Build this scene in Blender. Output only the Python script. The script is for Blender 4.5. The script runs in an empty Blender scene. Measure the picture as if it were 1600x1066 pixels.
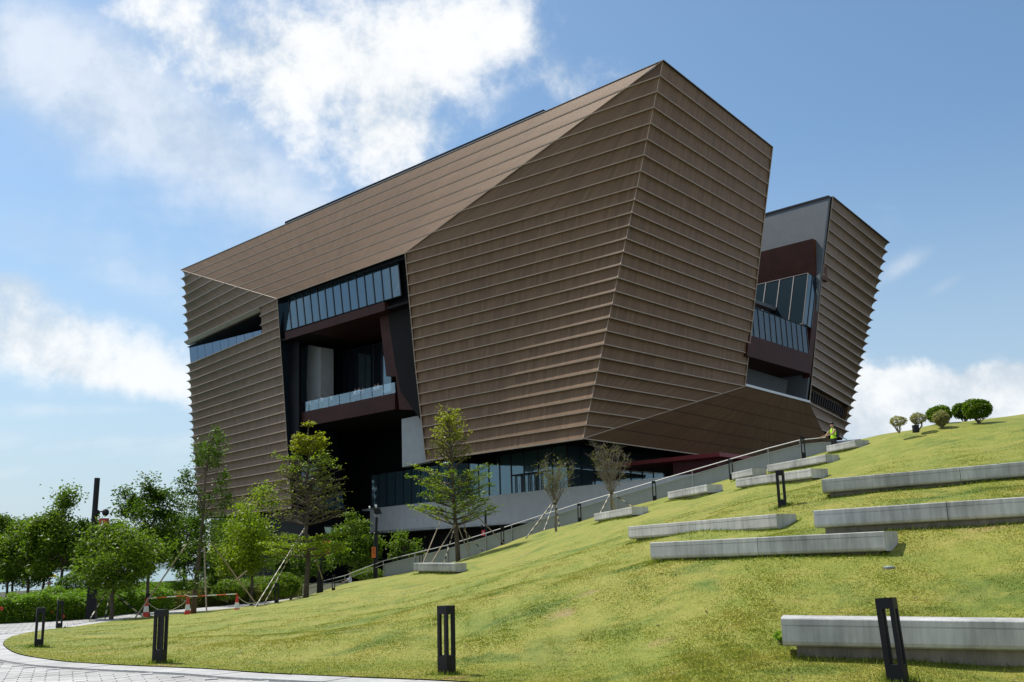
import bpy, bmesh, math, random
import numpy as np
from mathutils import Vector, Matrix
from mathutils.geometry import delaunay_2d_cdt
R = math.radians
random.seed(7)
RNG = np.random.default_rng(11)
C = bpy.context.scene
COL = C.collection

# ------------------------------------------------------------------ camera
FPX, PITCH, ROLL = 1556.0, R(12.25), R(1.6)
EYE = np.array([0.0, 0.0, 1.65])
_f = np.array([0, math.cos(PITCH), math.sin(PITCH)])
_u0 = np.array([0, -math.sin(PITCH), math.cos(PITCH)])
_r0 = np.array([1.0, 0, 0])
_r = math.cos(ROLL) * _r0 - math.sin(ROLL) * _u0
_u = math.cos(ROLL) * _u0 + math.sin(ROLL) * _r0
cam = bpy.data.cameras.new('camera')
cam.sensor_width = 36.0
cam.lens = FPX / 1600 * 36
cam.clip_start = 0.1
cam.clip_end = 20000
co = bpy.data.objects.new('camera', cam)
COL.objects.link(co)
M = Matrix(((_r[0], _u[0], -_f[0], EYE[0]), (_r[1], _u[1], -_f[1], EYE[1]), (_r[2], _u[2], -_f[2], EYE[2]), (0, 0, 0, 1)))
co.matrix_world = M
C.camera = co

# ------------------------------------------------------------------ sky, sun, exposure
SUN = np.array([-0.43, 0.33, 0.84]); SUN /= np.linalg.norm(SUN)
SKY_STRENGTH, SUN_STRENGTH, EXPOSURE = 0.12, 4.0, 0.27
C.view_settings.view_transform = 'Standard'
C.view_settings.look = 'None'
C.view_settings.exposure = EXPOSURE
C.view_settings.gamma = 1.0
C.view_settings.use_curve_mapping = False


def ray(px, py):
    d = _f + (px - 800) / FPX * _r - (py - 533) / FPX * _u
    return d


def at(px, py, Y):            # the point on the sight line of a pixel at distance Y
    d = ray(px, py)
    return EYE + d * (Y / d[1])


def lv(px, py, z):            # ... at height z
    d = ray(px, py)
    return EYE + d * ((z - EYE[2]) / d[2])


def onp(px, py, p0, n):       # ... on a plane
    d = ray(px, py)
    n = np.asarray(n, float)
    return EYE + d * (((np.asarray(p0) - EYE) @ n) / (d @ n))


def build_world():
    w = bpy.data.worlds.new('World')
    C.world = w
    w.use_nodes = True
    nt = w.node_tree
    N, L = nt.nodes, nt.links
    N.clear()
    out = N.new('ShaderNodeOutputWorld')
    bg = N.new('ShaderNodeBackground')
    bg.inputs['Strength'].default_value = SKY_STRENGTH
    L.new(bg.outputs[0], out.inputs[0])
    sky = N.new('ShaderNodeTexSky')
    sky.sky_type = 'NISHITA'
    sky.sun_disc = False
    sky.sun_elevation = math.asin(SUN[2])
    sky.sun_rotation = math.atan2(SUN[0], SUN[1])
    sky.air_density = 1.0
    sky.dust_density = 1.0
    sky.ozone_density = 1.6
    tc = N.new('ShaderNodeTexCoord')
    D = tc.outputs['Generated']

    def m(op, a, b=None, c=None, clamp=False):
        n = N.new('ShaderNodeMath')
        n.operation = op
        n.use_clamp = clamp
        for i, v in enumerate((a, b, c)):
            if v is None:
                continue
            if isinstance(v, (int, float)):
                n.inputs[i].default_value = v
            else:
                L.new(v, n.inputs[i])
        return n.outputs[0]

    def vm(op, a, b):
        n = N.new('ShaderNodeVectorMath')
        n.operation = op
        for i, v in enumerate((a, b)):
            if isinstance(v, (tuple, list)):
                n.inputs[i].default_value = v
            else:
                L.new(v, n.inputs[i])
        return n

    def ss(x, a, b):
        n = N.new('ShaderNodeMapRange')
        n.interpolation_type = 'SMOOTHSTEP'
        L.new(x, n.inputs[0])
        n.inputs[1].default_value = a
        n.inputs[2].default_value = b
        return n.outputs[0]

    def noise(vec, scale, detail, rough, dist=0.0, loc=(0, 0, 0), sc=(1, 1, 1)):
        mp = N.new('ShaderNodeMapping')
        mp.inputs['Location'].default_value = loc
        mp.inputs['Scale'].default_value = sc
        L.new(vec, mp.inputs[0])
        n = N.new('ShaderNodeTexNoise')
        n.inputs['Scale'].default_value = scale
        n.inputs['Detail'].default_value = detail
        n.inputs['Roughness'].default_value = rough
        n.inputs['Distortion'].default_value = dist
        L.new(mp.outputs[0], n.inputs['Vector'])
        return n.outputs[0]

    sep = N.new('ShaderNodeSeparateXYZ')
    L.new(D, sep.inputs[0])
    # cloud-deck coordinates: the direction carried up to a flat layer
    zz = m('ADD', m('MAXIMUM', sep.outputs[2], 0.0), 0.22)
    deck = N.new('ShaderNodeCombineXYZ')
    L.new(m('DIVIDE', sep.outputs[0], zz), deck.inputs[0])
    L.new(m('DIVIDE', sep.outputs[1], zz), deck.inputs[1])
    deck = deck.outputs[0]

    def blob(px, py, rx, ry, rot=0.0, power=1.0):
        d0 = ray(px, py)
        d0 = d0 / np.linalg.norm(d0)
        ca, sa = math.cos(R(rot)), math.sin(R(rot))
        a1 = ca * _r - sa * _u
        a2 = sa * _r + ca * _u
        a1 = a1 - d0 * (a1 @ d0)
        a2 = a2 - d0 * (a2 @ d0)
        k = (FPX ** 2 + (px - 800) ** 2 + (py - 533) ** 2) ** .5
        x = vm('DOT_PRODUCT', D, tuple(a1)).outputs['Value']
        y = vm('DOT_PRODUCT', D, tuple(a2)).outputs['Value']
        x = m('MULTIPLY', x, k / rx)
        y = m('MULTIPLY', y, k / ry)
        q = m('ADD', m('MULTIPLY', x, x), m('MULTIPLY', y, y))
        g = m('POWER', 2.718, m('MULTIPLY', q, -1.0))
        front = m('GREATER_THAN', vm('DOT_PRODUCT', D, tuple(d0)).outputs['Value'], 0.0)
        return m('MULTIPLY', m('MULTIPLY', g, front), power)

    def add(*a):
        r = a[0]
        for b in a[1:]:
            r = m('ADD', r, b)
        return r

    fine = noise(D, 9.0, 15, 0.63, 0.0)
    mid = noise(D, 3.0, 10, 0.58, 0.15, (3.1, 1.7, 0.4))
    streak = noise(deck, 1.6, 10, 0.6, 0.6, (0.4, 2.2, 0), (0.55, 1.5, 1))
    fz = m('MULTIPLY', m('SUBTRACT', fine, 0.5), 2.5)
    mz = m('MULTIPLY', m('SUBTRACT', mid, 0.5), 0.9)
    # bright broken cloud
    big = add(blob(330, 55, 150, 95, 15, 0.52), blob(440, 165, 75, 60, 20, 0.34), blob(500, 60, 110, 80, 0, 0.36), blob(650, 110, 105, 150, 8, 0.62), blob(585, 225, 70, 75, 0, 0.34),
              blob(800, 45, 95, 60, 20, 0.34), blob(900, 95, 90, 50, 25, 0.28), blob(885, 140, 45, 35, 0, 0.26), blob(390, 230, 160, 60, 28, 0.20))
    dens_big = m('MULTIPLY', ss(add(big, fz, mz), 0.06, 0.80), ss(big, 0.03, 0.22))
    cum = add(blob(1500, 645, 150, 55, -4, 0.62), blob(1600, 615, 80, 55, 0, 0.45), blob(1410, 605, 50, 32, 0, 0.3), blob(1345, 645, 40, 70, 0, 0.34),
              blob(1700, 650, 160, 80, 0, 0.5), blob(1252, 272, 18, 24, 0, 0.2))
    dens_cum = ss(add(cum, m('MULTIPLY', fz, 0.55)), 0.14, 0.40)
    dens_cum = m('MULTIPLY', dens_cum, ss(cum, 0.02, 0.14))
    leftc = add(blob(60, 540, 230, 50, 14, 0.46), blob(200, 592, 120, 32, 12, 0.40), blob(15, 440, 70, 26, 14, 0.36), blob(100, 500, 160, 30, 16, 0.22))
    dens_left = m('MULTIPLY', m('MULTIPLY', ss(add(leftc, m('MULTIPLY', fz, 0.6)), 0.06, 0.62), 0.9), ss(leftc, 0.02, 0.14))
    # thin veils and streaks, and broken cloud added over the unseen sky to whiten the ambient light
    fwd = vm('DOT_PRODUCT', D, tuple(ray(800, 533) / np.linalg.norm(ray(800, 533)))).outputs['Value']
    outside = ss(fwd, 0.80, 0.55)
    veil = add(blob(200, 170, 330, 120, 24, 0.62), blob(80, 90, 220, 90, 20, 0.26), blob(420, 300, 170, 45, 26, 0.26),
               blob(120, 400, 300, 60, 22, 0.30), blob(160, 690, 300, 26, 2, 0.34), blob(60, 640, 200, 14, 2, 0.26), blob(120, 735, 260, 20, 2, 0.2),
               blob(1430, 330, 150, 40, -10, 0.18), blob(1420, 410, 44, 16, -35, 0.40), blob(1478, 445, 40, 12, -35, 0.36), blob(1330, 440, 160, 120, 0, 0.14))
    dens_veil = ss(add(veil, m('MULTIPLY', m('SUBTRACT', streak, 0.5), 0.9), m('MULTIPLY', fz, 0.22)), 0.08, 0.80)
    dens_veil = m('MULTIPLY', dens_veil, ss(veil, 0.02, 0.16))
    fill_cloud = m('MULTIPLY', ss(add(m('MULTIPLY', mid, 0.8), m('MULTIPLY', fine, 0.4)), 0.50, 0.78), m('MULTIPLY', outside, 0.85))
    low = m('MULTIPLY', ss(sep.outputs[2], 0.40, -0.02), 0.78)
    dens = m('MAXIMUM', m('MAXIMUM', m('MULTIPLY', dens_big, 0.97), m('MULTIPLY', dens_cum, 0.93)), m('MAXIMUM', m('MULTIPLY', dens_veil, 0.62), dens_left))
    dens = m('MAXIMUM', dens, fill_cloud)
    # sky tint: a deeper blue than the raw model gives, towards pale near the horizon
    tint = N.new('ShaderNodeMix'); tint.data_type = 'RGBA'; tint.blend_type = 'MULTIPLY'
    tint.inputs[0].default_value = 1.0
    L.new(sky.outputs[0], tint.inputs[6])
    tint.inputs[7].default_value = (0.80, 0.95, 0.98, 1)
    hz = N.new('ShaderNodeMix'); hz.data_type = 'RGBA'
    L.new(low, hz.inputs[0])
    L.new(tint.outputs[2], hz.inputs[6])
    hz.inputs[7].default_value = (3.75, 4.5, 5.35, 1)
    # cloud colour: white tops, blue-grey thicker parts
    shade = ss(add(m('MULTIPLY', mid, 0.5), m('MULTIPLY', fine, 0.6)), 0.47, 0.63)
    cc = N.new('ShaderNodeMix'); cc.data_type = 'RGBA'
    L.new(shade, cc.inputs[0])
    cc.inputs[6].default_value = (4.3, 4.9, 5.5, 1)
    cc.inputs[7].default_value = (7.0, 7.1, 7.15, 1)
    mx = N.new('ShaderNodeMix'); mx.data_type = 'RGBA'
    L.new(dens, mx.inputs[0])
    L.new(hz.outputs[2], mx.inputs[6])
    L.new(cc.outputs[2], mx.inputs[7])
    L.new(mx.outputs[2], bg.inputs[0])


build_world()
sl = bpy.data.lights.new('sun', 'SUN')
sl.energy = SUN_STRENGTH
sl.angle = R(0.53)
sl.color = (1.0, 0.95, 0.87)
so = bpy.data.objects.new('sun', sl)
so.rotation_euler = Vector(tuple(SUN)).to_track_quat('Z', 'Y').to_euler()
so.location = (-40, 30, 120)
COL.objects.link(so)


# ------------------------------------------------------------------ helpers
class MB:
    """collects vertices and faces, builds ONE mesh object"""
    def __init__(s):
        s.v, s.f, s.uv, s.mi = [], [], {}, {}

    def add(s, vs, fs, uv=None, mi=0):
        o = len(s.v)
        s.v += [tuple(map(float, p)) for p in vs]
        for i, fc in enumerate(fs):
            if mi:
                s.mi[len(s.f)] = mi
            if uv is not None:
                s.uv[len(s.f)] = [uv[j] for j in fc]
            s.f.append(tuple(o + j for j in fc))
        return s

    def quad(s, a, b, c, d, uv=None, mi=0):
        return s.add([a, b, c, d], [(0, 1, 2, 3)], uv, mi)

    def prism(s, poly, off, mi=0):
        """closed solid: polygon swept along vector off"""
        n = len(poly)
        off = np.asarray(off, float)
        vs = [np.asarray(p, float) for p in poly] + [np.asarray(p, float) + off for p in poly]
        fs = [tuple(range(n))[::-1], tuple(range(n, 2 * n))] + [(i, (i + 1) % n, n + (i + 1) % n, n + i) for i in range(n)]
        return s.add(vs, fs, None, mi)

    def box(s, c, sx, sy, sz, rz=0.0, mi=0, taper=1.0):
        """box standing on c"""
        ca, sa = math.cos(rz), math.sin(rz)
        vs = []
        for k, t in ((0, 1.0), (sz, taper)):
            for x, y in ((-1, -1), (1, -1), (1, 1), (-1, 1)):
                X, Y = x * sx / 2 * t, y * sy / 2 * t
                vs.append((c[0] + X * ca - Y * sa, c[1] + X * sa + Y * ca, c[2] + k))
        return s.add(vs, [(3, 2, 1, 0), (4, 5, 6, 7), (0, 1, 5, 4), (1, 2, 6, 5), (2, 3, 7, 6), (3, 0, 4, 7)], None, mi)

    def tube(s, pts, rad, n=6, mi=0, caps=True):
        pts = [np.asarray(p, float) for p in pts]
        if not hasattr(rad, '__len__'):
            rad = [rad] * len(pts)
        base = len(s.v)
        vs, fs = [], []
        for i, p in enumerate(pts):
            t = pts[min(i + 1, len(pts) - 1)] - pts[max(i - 1, 0)]
            t = t / (np.linalg.norm(t) + 1e-9)
            a = np.cross(t, (0, 0, 1.0) if abs(t[2]) < .9 else (1.0, 0, 0))
            a /= np.linalg.norm(a)
            b = np.cross(t, a)
            for j in range(n):
                an = 2 * math.pi * j / n
                vs.append(p + rad[i] * (a * math.cos(an) + b * math.sin(an)))
        for i in range(len(pts) - 1):
            for j in range(n):
                k = (j + 1) % n
                fs.append((i * n + j, i * n + k, (i + 1) * n + k, (i + 1) * n + j))
        if caps:
            fs.append(tuple(range(n))[::-1])
            fs.append(tuple((len(pts) - 1) * n + j for j in range(n)))
        return s.add(vs, fs, None, mi)

    def ball(s, c, rx, ry=None, rz=None, n=8, mi=0):
        ry = ry or rx
        rz = rz or rx
        vs, fs = [], []
        for i in range(n // 2 + 1):
            th = math.pi * i / (n // 2)
            for j in range(n):
                ph = 2 * math.pi * j / n
                vs.append((c[0] + rx * math.sin(th) * math.cos(ph), c[1] + ry * math.sin(th) * math.sin(ph), c[2] + rz * math.cos(th)))
        for i in range(n // 2):
            for j in range(n):
                k = (j + 1) % n
                fs.append((i * n + j, (i + 1) * n + j, (i + 1) * n + k, i * n + k))
        return s.add(vs, fs, None, mi)

    def mesh(s, name, mats, org=(0, 0, 0)):
        me = bpy.data.meshes.new(name)
        v = np.array(s.v, float).reshape(-1, 3) - np.asarray(org, float)
        me.from_pydata(v.tolist(), [], s.f)
        for mt in (mats if isinstance(mats, (list, tuple)) else [mats]):
            me.materials.append(mt)
        if s.mi:
            for i, k in s.mi.items():
                me.polygons[i].material_index = k
        if s.uv:
            ul = me.uv_layers.new(name='UVMap').data
            for i, uvs in s.uv.items():
                for li, q in zip(me.polygons[i].loop_indices, uvs):
                    ul[li].uv = q
        return me

    def build(s, name, mats, parent=None, smooth=False, org=None):
        base = ORG.get(parent.name, (0, 0, 0)) if parent is not None else (org if org is not None else (0, 0, 0))
        me = s.mesh(name, mats, base)
        o = bpy.data.objects.new(name, me)
        COL.objects.link(o)
        if smooth:
            me.shade_smooth()
        if parent is not None:
            o.parent = parent
            ORG[o.name] = base
        else:
            o.location = base
            ORG[o.name] = base
        return o


ORG = {}


def tag(o, label=None, cat=None, group=None, kind=None):
    if label: o['label'] = label
    if cat: o['category'] = cat
    if group: o['group'] = group
    if kind: o['kind'] = kind
    return o


def thing(name, label, cat, loc, group=None):
    o = bpy.data.objects.new(name, None)
    o.empty_display_size = 0.3
    COL.objects.link(o)
    o.location = tuple(map(float, loc))
    ORG[o.name] = tuple(map(float, loc))
    return tag(o, label, cat, group)


def dup(src, loc, label, rz=0.0, group=None, scale=1.0):
    def rec(o, par):
        c = o.copy()
        COL.objects.link(c)
        c.parent = par
        for ch in o.children:
            rec(ch, c)
        return c
    c = rec(src, None)
    c.location = tuple(map(float, loc))
    c.rotation_euler[2] = rz
    c.scale = (scale,) * 3
    c['label'] = label
    if group: c['group'] = group
    return c


# ------------------------------------------------------------------ materials
def mat(name, col, rough=0.6, metal=0.0, spec=0.5, var=0.0, vscale=3.0, bump=0.0, bscale=20.0, col2=None, emis=None, trans=0.0):
    m = bpy.data.materials.new(name)
    m.use_nodes = True
    nt = m.node_tree
    N, L = nt.nodes, nt.links
    p = N['Principled BSDF']
    p.inputs['Base Color'].default_value = (*col, 1)
    p.inputs['Roughness'].default_value = rough
    p.inputs['Metallic'].default_value = metal
    p.inputs['Specular IOR Level'].default_value = spec
    if var or col2 or bump:
        tc = N.new('ShaderNodeTexCoord')
        gm = N.new('ShaderNodeNewGeometry')
    if var or col2:
        n = N.new('ShaderNodeTexNoise')
        n.inputs['Scale'].default_value = vscale
        n.inputs['Detail'].default_value = 6
        n.inputs['Roughness'].default_value = 0.65
        L.new(gm.outputs['Position'], n.inputs['Vector'])
        r = N.new('ShaderNodeValToRGB')
        r.color_ramp.elements[0].position = 0.3
        r.color_ramp.elements[1].position = 0.7
        c2 = col2 or tuple(c * (1 - var) for c in col)
        r.color_ramp.elements[0].color = (*c2, 1)
        r.color_ramp.elements[1].color = (*(c * (1 + var * .5) for c in col), 1)
        L.new(n.outputs[0], r.inputs[0])
        L.new(r.outputs[0], p.inputs['Base Color'])
    if bump:
        n2 = N.new('ShaderNodeTexNoise')
        n2.inputs['Scale'].default_value = bscale
        n2.inputs['Detail'].default_value = 5
        L.new(gm.outputs['Position'], n2.inputs['Vector'])
        b = N.new('ShaderNodeBump')
        b.inputs['Strength'].default_value = bump
        b.inputs['Distance'].default_value = 0.02
        L.new(n2.outputs[0], b.inputs['Height'])
        L.new(b.outputs[0], p.inputs['Normal'])
    return m


def nodes_of(m):
    return m.node_tree.nodes, m.node_tree.links, m.node_tree.nodes['Principled BSDF']


def mk_bronze(name, col, jitter=0.18, streak=0.5):
    """bronze sheet: narrow upright sheets of slightly different tone, streaks strongest just under each rib (UV: metres, 0..1)"""
    m = mat(name, col, 0.55, 0.15, 0.3)
    N, L, p = nodes_of(m)
    uv = N.new('ShaderNodeUVMap')
    sp = N.new('ShaderNodeSeparateXYZ')
    L.new(uv.outputs[0], sp.inputs[0])

    def math_(op, a, b=None):
        n = N.new('ShaderNodeMath'); n.operation = op
        for i, v in enumerate((a, b)):
            if v is None: continue
            if isinstance(v, (int, float)): n.inputs[i].default_value = v
            else: L.new(v, n.inputs[i])
        return n.outputs[0]
    fl = math_('FLOOR', math_('DIVIDE', sp.outputs[0], 0.42))
    row = math_('FLOOR', sp.outputs[1])
    fv = math_('FRACT', sp.outputs[1])
    cb = N.new('ShaderNodeCombineXYZ')
    L.new(fl, cb.inputs[0]); L.new(row, cb.inputs[1])
    wn = N.new('ShaderNodeTexWhiteNoise'); wn.noise_dimensions = '2D'
    L.new(cb.outputs[0], wn.inputs['Vector'])
    # streak noise, stretched down the sheet
    mp = N.new('ShaderNodeCombineXYZ')
    L.new(math_('MULTIPLY', sp.outputs[0], 2.6), mp.inputs[0])
    L.new(math_('MULTIPLY', sp.outputs[1], 0.45), mp.inputs[1])
    ns = N.new('ShaderNodeTexNoise'); ns.inputs['Scale'].default_value = 1.0; ns.inputs['Detail'].default_value = 4; ns.inputs['Roughness'].default_value = 0.7
    L.new(mp.outputs[0], ns.inputs['Vector'])
    gm = N.new('ShaderNodeNewGeometry')
    nb = N.new('ShaderNodeTexNoise'); nb.inputs['Scale'].default_value = 0.12; nb.inputs['Detail'].default_value = 3
    L.new(gm.outputs['Position'], nb.inputs['Vector'])
    val = math_('ADD', math_('MULTIPLY', math_('SUBTRACT', wn.outputs[0], 0.5), jitter), 1.0)
    val = math_('ADD', val, math_('MULTIPLY', math_('MULTIPLY', math_('SUBTRACT', ns.outputs[0], 0.5), streak), math_('ADD', math_('MULTIPLY', fv, 1.3), 0.35)))
    val = math_('ADD', val, math_('MULTIPLY', math_('SUBTRACT', nb.outputs[0], 0.5), 0.3))
    # joint lines
    fr = math_('FRACT', math_('DIVIDE', sp.outputs[0], 0.42))
    jl = math_('LESS_THAN', fr, 0.12)
    val = math_('MULTIPLY', val, math_('SUBTRACT', 1.0, math_('MULTIPLY', jl, 0.28)))
    mx = N.new('ShaderNodeVectorMath'); mx.operation = 'SCALE'
    mx.inputs[0].default_value = col
    L.new(val, mx.inputs['Scale'])
    L.new(mx.outputs[0], p.inputs['Base Color'])
    b = N.new('ShaderNodeBump'); b.inputs['Strength'].default_value = 0.15; b.inputs['Distance'].default_value = 0.05
    L.new(math_('SUBTRACT', math_('MULTIPLY', math_('SINE', math_('MULTIPLY', sp.outputs[0], 2 * math.pi / 0.42)), 0.5), math_('MULTIPLY', jl, 0.6)), b.inputs['Height'])
    L.new(b.outputs[0], p.inputs['Normal'])
    return m


def mk_glass(name, tint=(0.22, 0.30, 0.34), rough=0.04, refl=0.55, spec=0.08, base=(0.012, 0.02, 0.028)):
    m = bpy.data.materials.new(name)
    m.use_nodes = True
    N, L = m.node_tree.nodes, m.node_tree.links
    p = N['Principled BSDF']
    p.inputs['Base Color'].default_value = (*base, 1)
    p.inputs['Roughness'].default_value = 0.3
    p.inputs['Specular IOR Level'].default_value = spec
    g = N.new('ShaderNodeBsdfGlossy')
    g.inputs['Color'].default_value = (*tint, 1)
    g.inputs['Roughness'].default_value = rough
    gm = N.new('ShaderNodeNewGeometry')
    n = N.new('ShaderNodeTexNoise'); n.inputs['Scale'].default_value = 0.35; n.inputs['Detail'].default_value = 2
    L.new(gm.outputs['Position'], n.inputs['Vector'])
    b = N.new('ShaderNodeBump'); b.inputs['Strength'].default_value = 0.08; b.inputs['Distance'].default_value = 0.3
    L.new(n.outputs[0], b.inputs['Height']); L.new(b.outputs[0], g.inputs['Normal'])
    mx = N.new('ShaderNodeMixShader')
    mx.inputs[0].default_value = refl
    L.new(p.outputs[0], mx.inputs[1]); L.new(g.outputs[0], mx.inputs[2])
    L.new(mx.outputs[0], N['Material Output'].inputs[0])
    return m


def mk_clear(name):
    m = bpy.data.materials.new(name)
    m.use_nodes = True
    N, L = m.node_tree.nodes, m.node_tree.links
    N.remove(N['Principled BSDF'])
    t = N.new('ShaderNodeBsdfTransparent'); t.inputs[0].default_value = (0.86, 0.92, 0.93, 1)
    g = N.new('ShaderNodeBsdfGlossy'); g.inputs[0].default_value = (0.75, 0.85, 0.9, 1); g.inputs[1].default_value = 0.08
    mx = N.new('ShaderNodeMixShader'); mx.inputs[0].default_value = 0.18
    L.new(t.outputs[0], mx.inputs[1]); L.new(g.outputs[0], mx.inputs[2])
    L.new(mx.outputs[0], N['Material Output'].inputs[0])
    return m


def mk_leaf(name, cols, trans=0.42):
    m = bpy.data.materials.new(name)
    m.use_nodes = True
    N, L = m.node_tree.nodes, m.node_tree.links
    p = N['Principled BSDF']
    p.inputs['Roughness'].default_value = 0.45
    p.inputs['Specular IOR Level'].default_value = 0.18
    gm = N.new('ShaderNodeNewGeometry')
    r = N.new('ShaderNodeValToRGB')
    e = r.color_ramp.elements
    for i, c in enumerate(cols):
        c = tuple(q * 1.12 for q in c)
        x = e[i] if i < 2 else e.new(0)
        x.color = (*c, 1)
    for i in range(len(cols)):
        r.color_ramp.elements[i].position = i / (len(cols) - 1)
    L.new(gm.outputs['Random Per Island'], r.inputs[0])
    L.new(r.outputs[0], p.inputs['Base Color'])
    t = N.new('ShaderNodeBsdfTranslucent')
    sc = N.new('ShaderNodeMix'); sc.data_type = 'RGBA'; sc.blend_type = 'MULTIPLY'; sc.inputs[0].default_value = 1
    L.new(r.outputs[0], sc.inputs[6]); sc.inputs[7].default_value = (1.3, 1.5, 0.7, 1)
    L.new(sc.outputs[2], t.inputs[0])
    mx = N.new('ShaderNodeMixShader'); mx.inputs[0].default_value = trans
    L.new(p.outputs[0], mx.inputs[1]); L.new(t.outputs[0], mx.inputs[2])
    L.new(mx.outputs[0], N['Material Output'].inputs[0])
    return m


def mk_grass(name='lawn_grass', blade=False):
    m = bpy.data.materials.new(name)
    m.use_nodes = True
    N, L = m.node_tree.nodes, m.node_tree.links
    p = N['Principled BSDF']
    p.inputs['Roughness'].default_value = 0.75
    p.inputs['Specular IOR Level'].default_value = 0.2
    gm = N.new('ShaderNodeNewGeometry')

    def noise(s, d, r, dist=0.0):
        n = N.new('ShaderNodeTexNoise')
        n.inputs['Scale'].default_value = s; n.inputs['Detail'].default_value = d; n.inputs['Roughness'].default_value = r
        n.inputs['Distortion'].default_value = dist
        L.new(gm.outputs['Position'], n.inputs['Vector'])
        return n.outputs[0]

    def ramp(x, stops):
        r = N.new('ShaderNodeValToRGB')
        e = r.color_ramp.elements
        for i, (q, c) in enumerate(stops):
            k = e[i] if i < 2 else e.new(q)
            k.position = q
            k.color = (*c, 1) if len(c) == 3 else c
        L.new(x, r.inputs[0])
        return r.outputs[0]

    def mix(f, a, b, bt='MIX'):
        n = N.new('ShaderNodeMix'); n.data_type = 'RGBA'; n.blend_type = bt
        if isinstance(f, float): n.inputs[0].default_value = f
        else: L.new(f, n.inputs[0])
        for k, v in ((6, a), (7, b)):
            if isinstance(v, tuple): n.inputs[k].default_value = (*v, 1)
            else: L.new(v, n.inputs[k])
        return n.outputs[2]
    large = noise(0.28, 6, 0.62, 0.5)
    mid = noise(1.6, 6, 0.65, 0.3)
    fine = noise(26, 5, 0.7)
    base = ramp(large, [(0.30, (0.125, 0.185, 0.026)), (0.46, (0.225, 0.250, 0.040)), (0.60, (0.300, 0.275, 0.062)), (0.74, (0.190, 0.24, 0.036))])
    midc = ramp(mid, [(0.28, (0.105, 0.170, 0.024)), (0.5, (0.24, 0.25, 0.042)), (0.72, (0.33, 0.285, 0.08))])
    c = mix(0.5, base, midc)
    bare = ramp(noise(0.75, 6, 0.7, 0.8), [(0.63, (0, 0, 0)), (0.74, (.85, .85, .85))])
    c = mix(bare, c, (0.34, 0.235, 0.12))
    lush = ramp(noise(0.5, 5, 0.6, 1.0), [(0.54, (0, 0, 0)), (0.72, (.9, .9, .9))])
    c = mix(lush, c, (0.095, 0.155, 0.022))
    def spots(lst):
        sp = N.new('ShaderNodeSeparateXYZ'); L.new(gm.outputs['Position'], sp.inputs[0])
        nz = noise(2.6, 5, 0.7)
        acc = None
        for (cx, cy, rx, ry, an, st) in lst:
            def mth(op, a, b2=None):
                n = N.new('ShaderNodeMath'); n.operation = op
                for i, v in enumerate((a, b2)):
                    if v is None: continue
                    if isinstance(v, (int, float)): n.inputs[i].default_value = v
                    else: L.new(v, n.inputs[i])
                return n.outputs[0]
            ca2, sa2 = math.cos(an), math.sin(an)
            dx, dy = mth('SUBTRACT', sp.outputs[0], cx), mth('SUBTRACT', sp.outputs[1], cy)
            u = mth('DIVIDE', mth('ADD', mth('MULTIPLY', dx, ca2), mth('MULTIPLY', dy, sa2)), rx)
            v = mth('DIVIDE', mth('SUBTRACT', mth('MULTIPLY', dy, ca2), mth('MULTIPLY', dx, sa2)), ry)
            q = mth('SUBTRACT', 1.0, mth('ADD', mth('MULTIPLY', u, u), mth('MULTIPLY', v, v)))
            q = mth('ADD', q, mth('MULTIPLY', mth('SUBTRACT', nz, 0.5), 3.2))
            mr = N.new('ShaderNodeMapRange'); mr.interpolation_type = 'SMOOTHSTEP'
            L.new(q, mr.inputs[0]); mr.inputs[1].default_value = 0.1; mr.inputs[2].default_value = 1.2; mr.inputs[4].default_value = st
            acc = mr.outputs[0] if acc is None else mth('MAXIMUM', acc, mr.outputs[0])
        return acc
    c = mix(spots(LUSH_SPOTS), c, (0.075, 0.135, 0.018))
    c = mix(spots(BARE_SPOTS), c, (0.33, 0.225, 0.12))
    grain = ramp(fine, [(0.32, (0.6, 0.63, 0.55)), (0.52, (1, 1, 1)), (0.72, (1.25, 1.22, 1.2))])
    c = mix(0.8, c, grain, 'MULTIPLY')
    grain2 = ramp(noise(7, 6, 0.75), [(0.34, (0.78, 0.82, 0.72)), (0.5, (1, 1, 1)), (0.68, (1.14, 1.1, 1.06))])
    c = mix(0.75, c, grain2, 'MULTIPLY')
    L.new(c, p.inputs['Base Color'])
    b = N.new('ShaderNodeBump'); b.inputs['Strength'].default_value = 0.3; b.inputs['Distance'].default_value = 0.02
    L.new(noise(30, 6, 0.75), b.inputs['Height'])
    if not blade:
        L.new(b.outputs[0], p.inputs['Normal'])
    else:
        t = N.new('ShaderNodeBsdfTranslucent')
        L.new(mix(1.0, c, (1.5, 1.5, 1.2), 'MULTIPLY'), t.inputs[0])
        sh = N.new('ShaderNodeMixShader'); sh.inputs[0].default_value = 0.5
        L.new(p.outputs[0], sh.inputs[1]); L.new(t.outputs[0], sh.inputs[2])
        L.new(sh.outputs[0], N['Material Output'].inputs[0])
    return m


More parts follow.
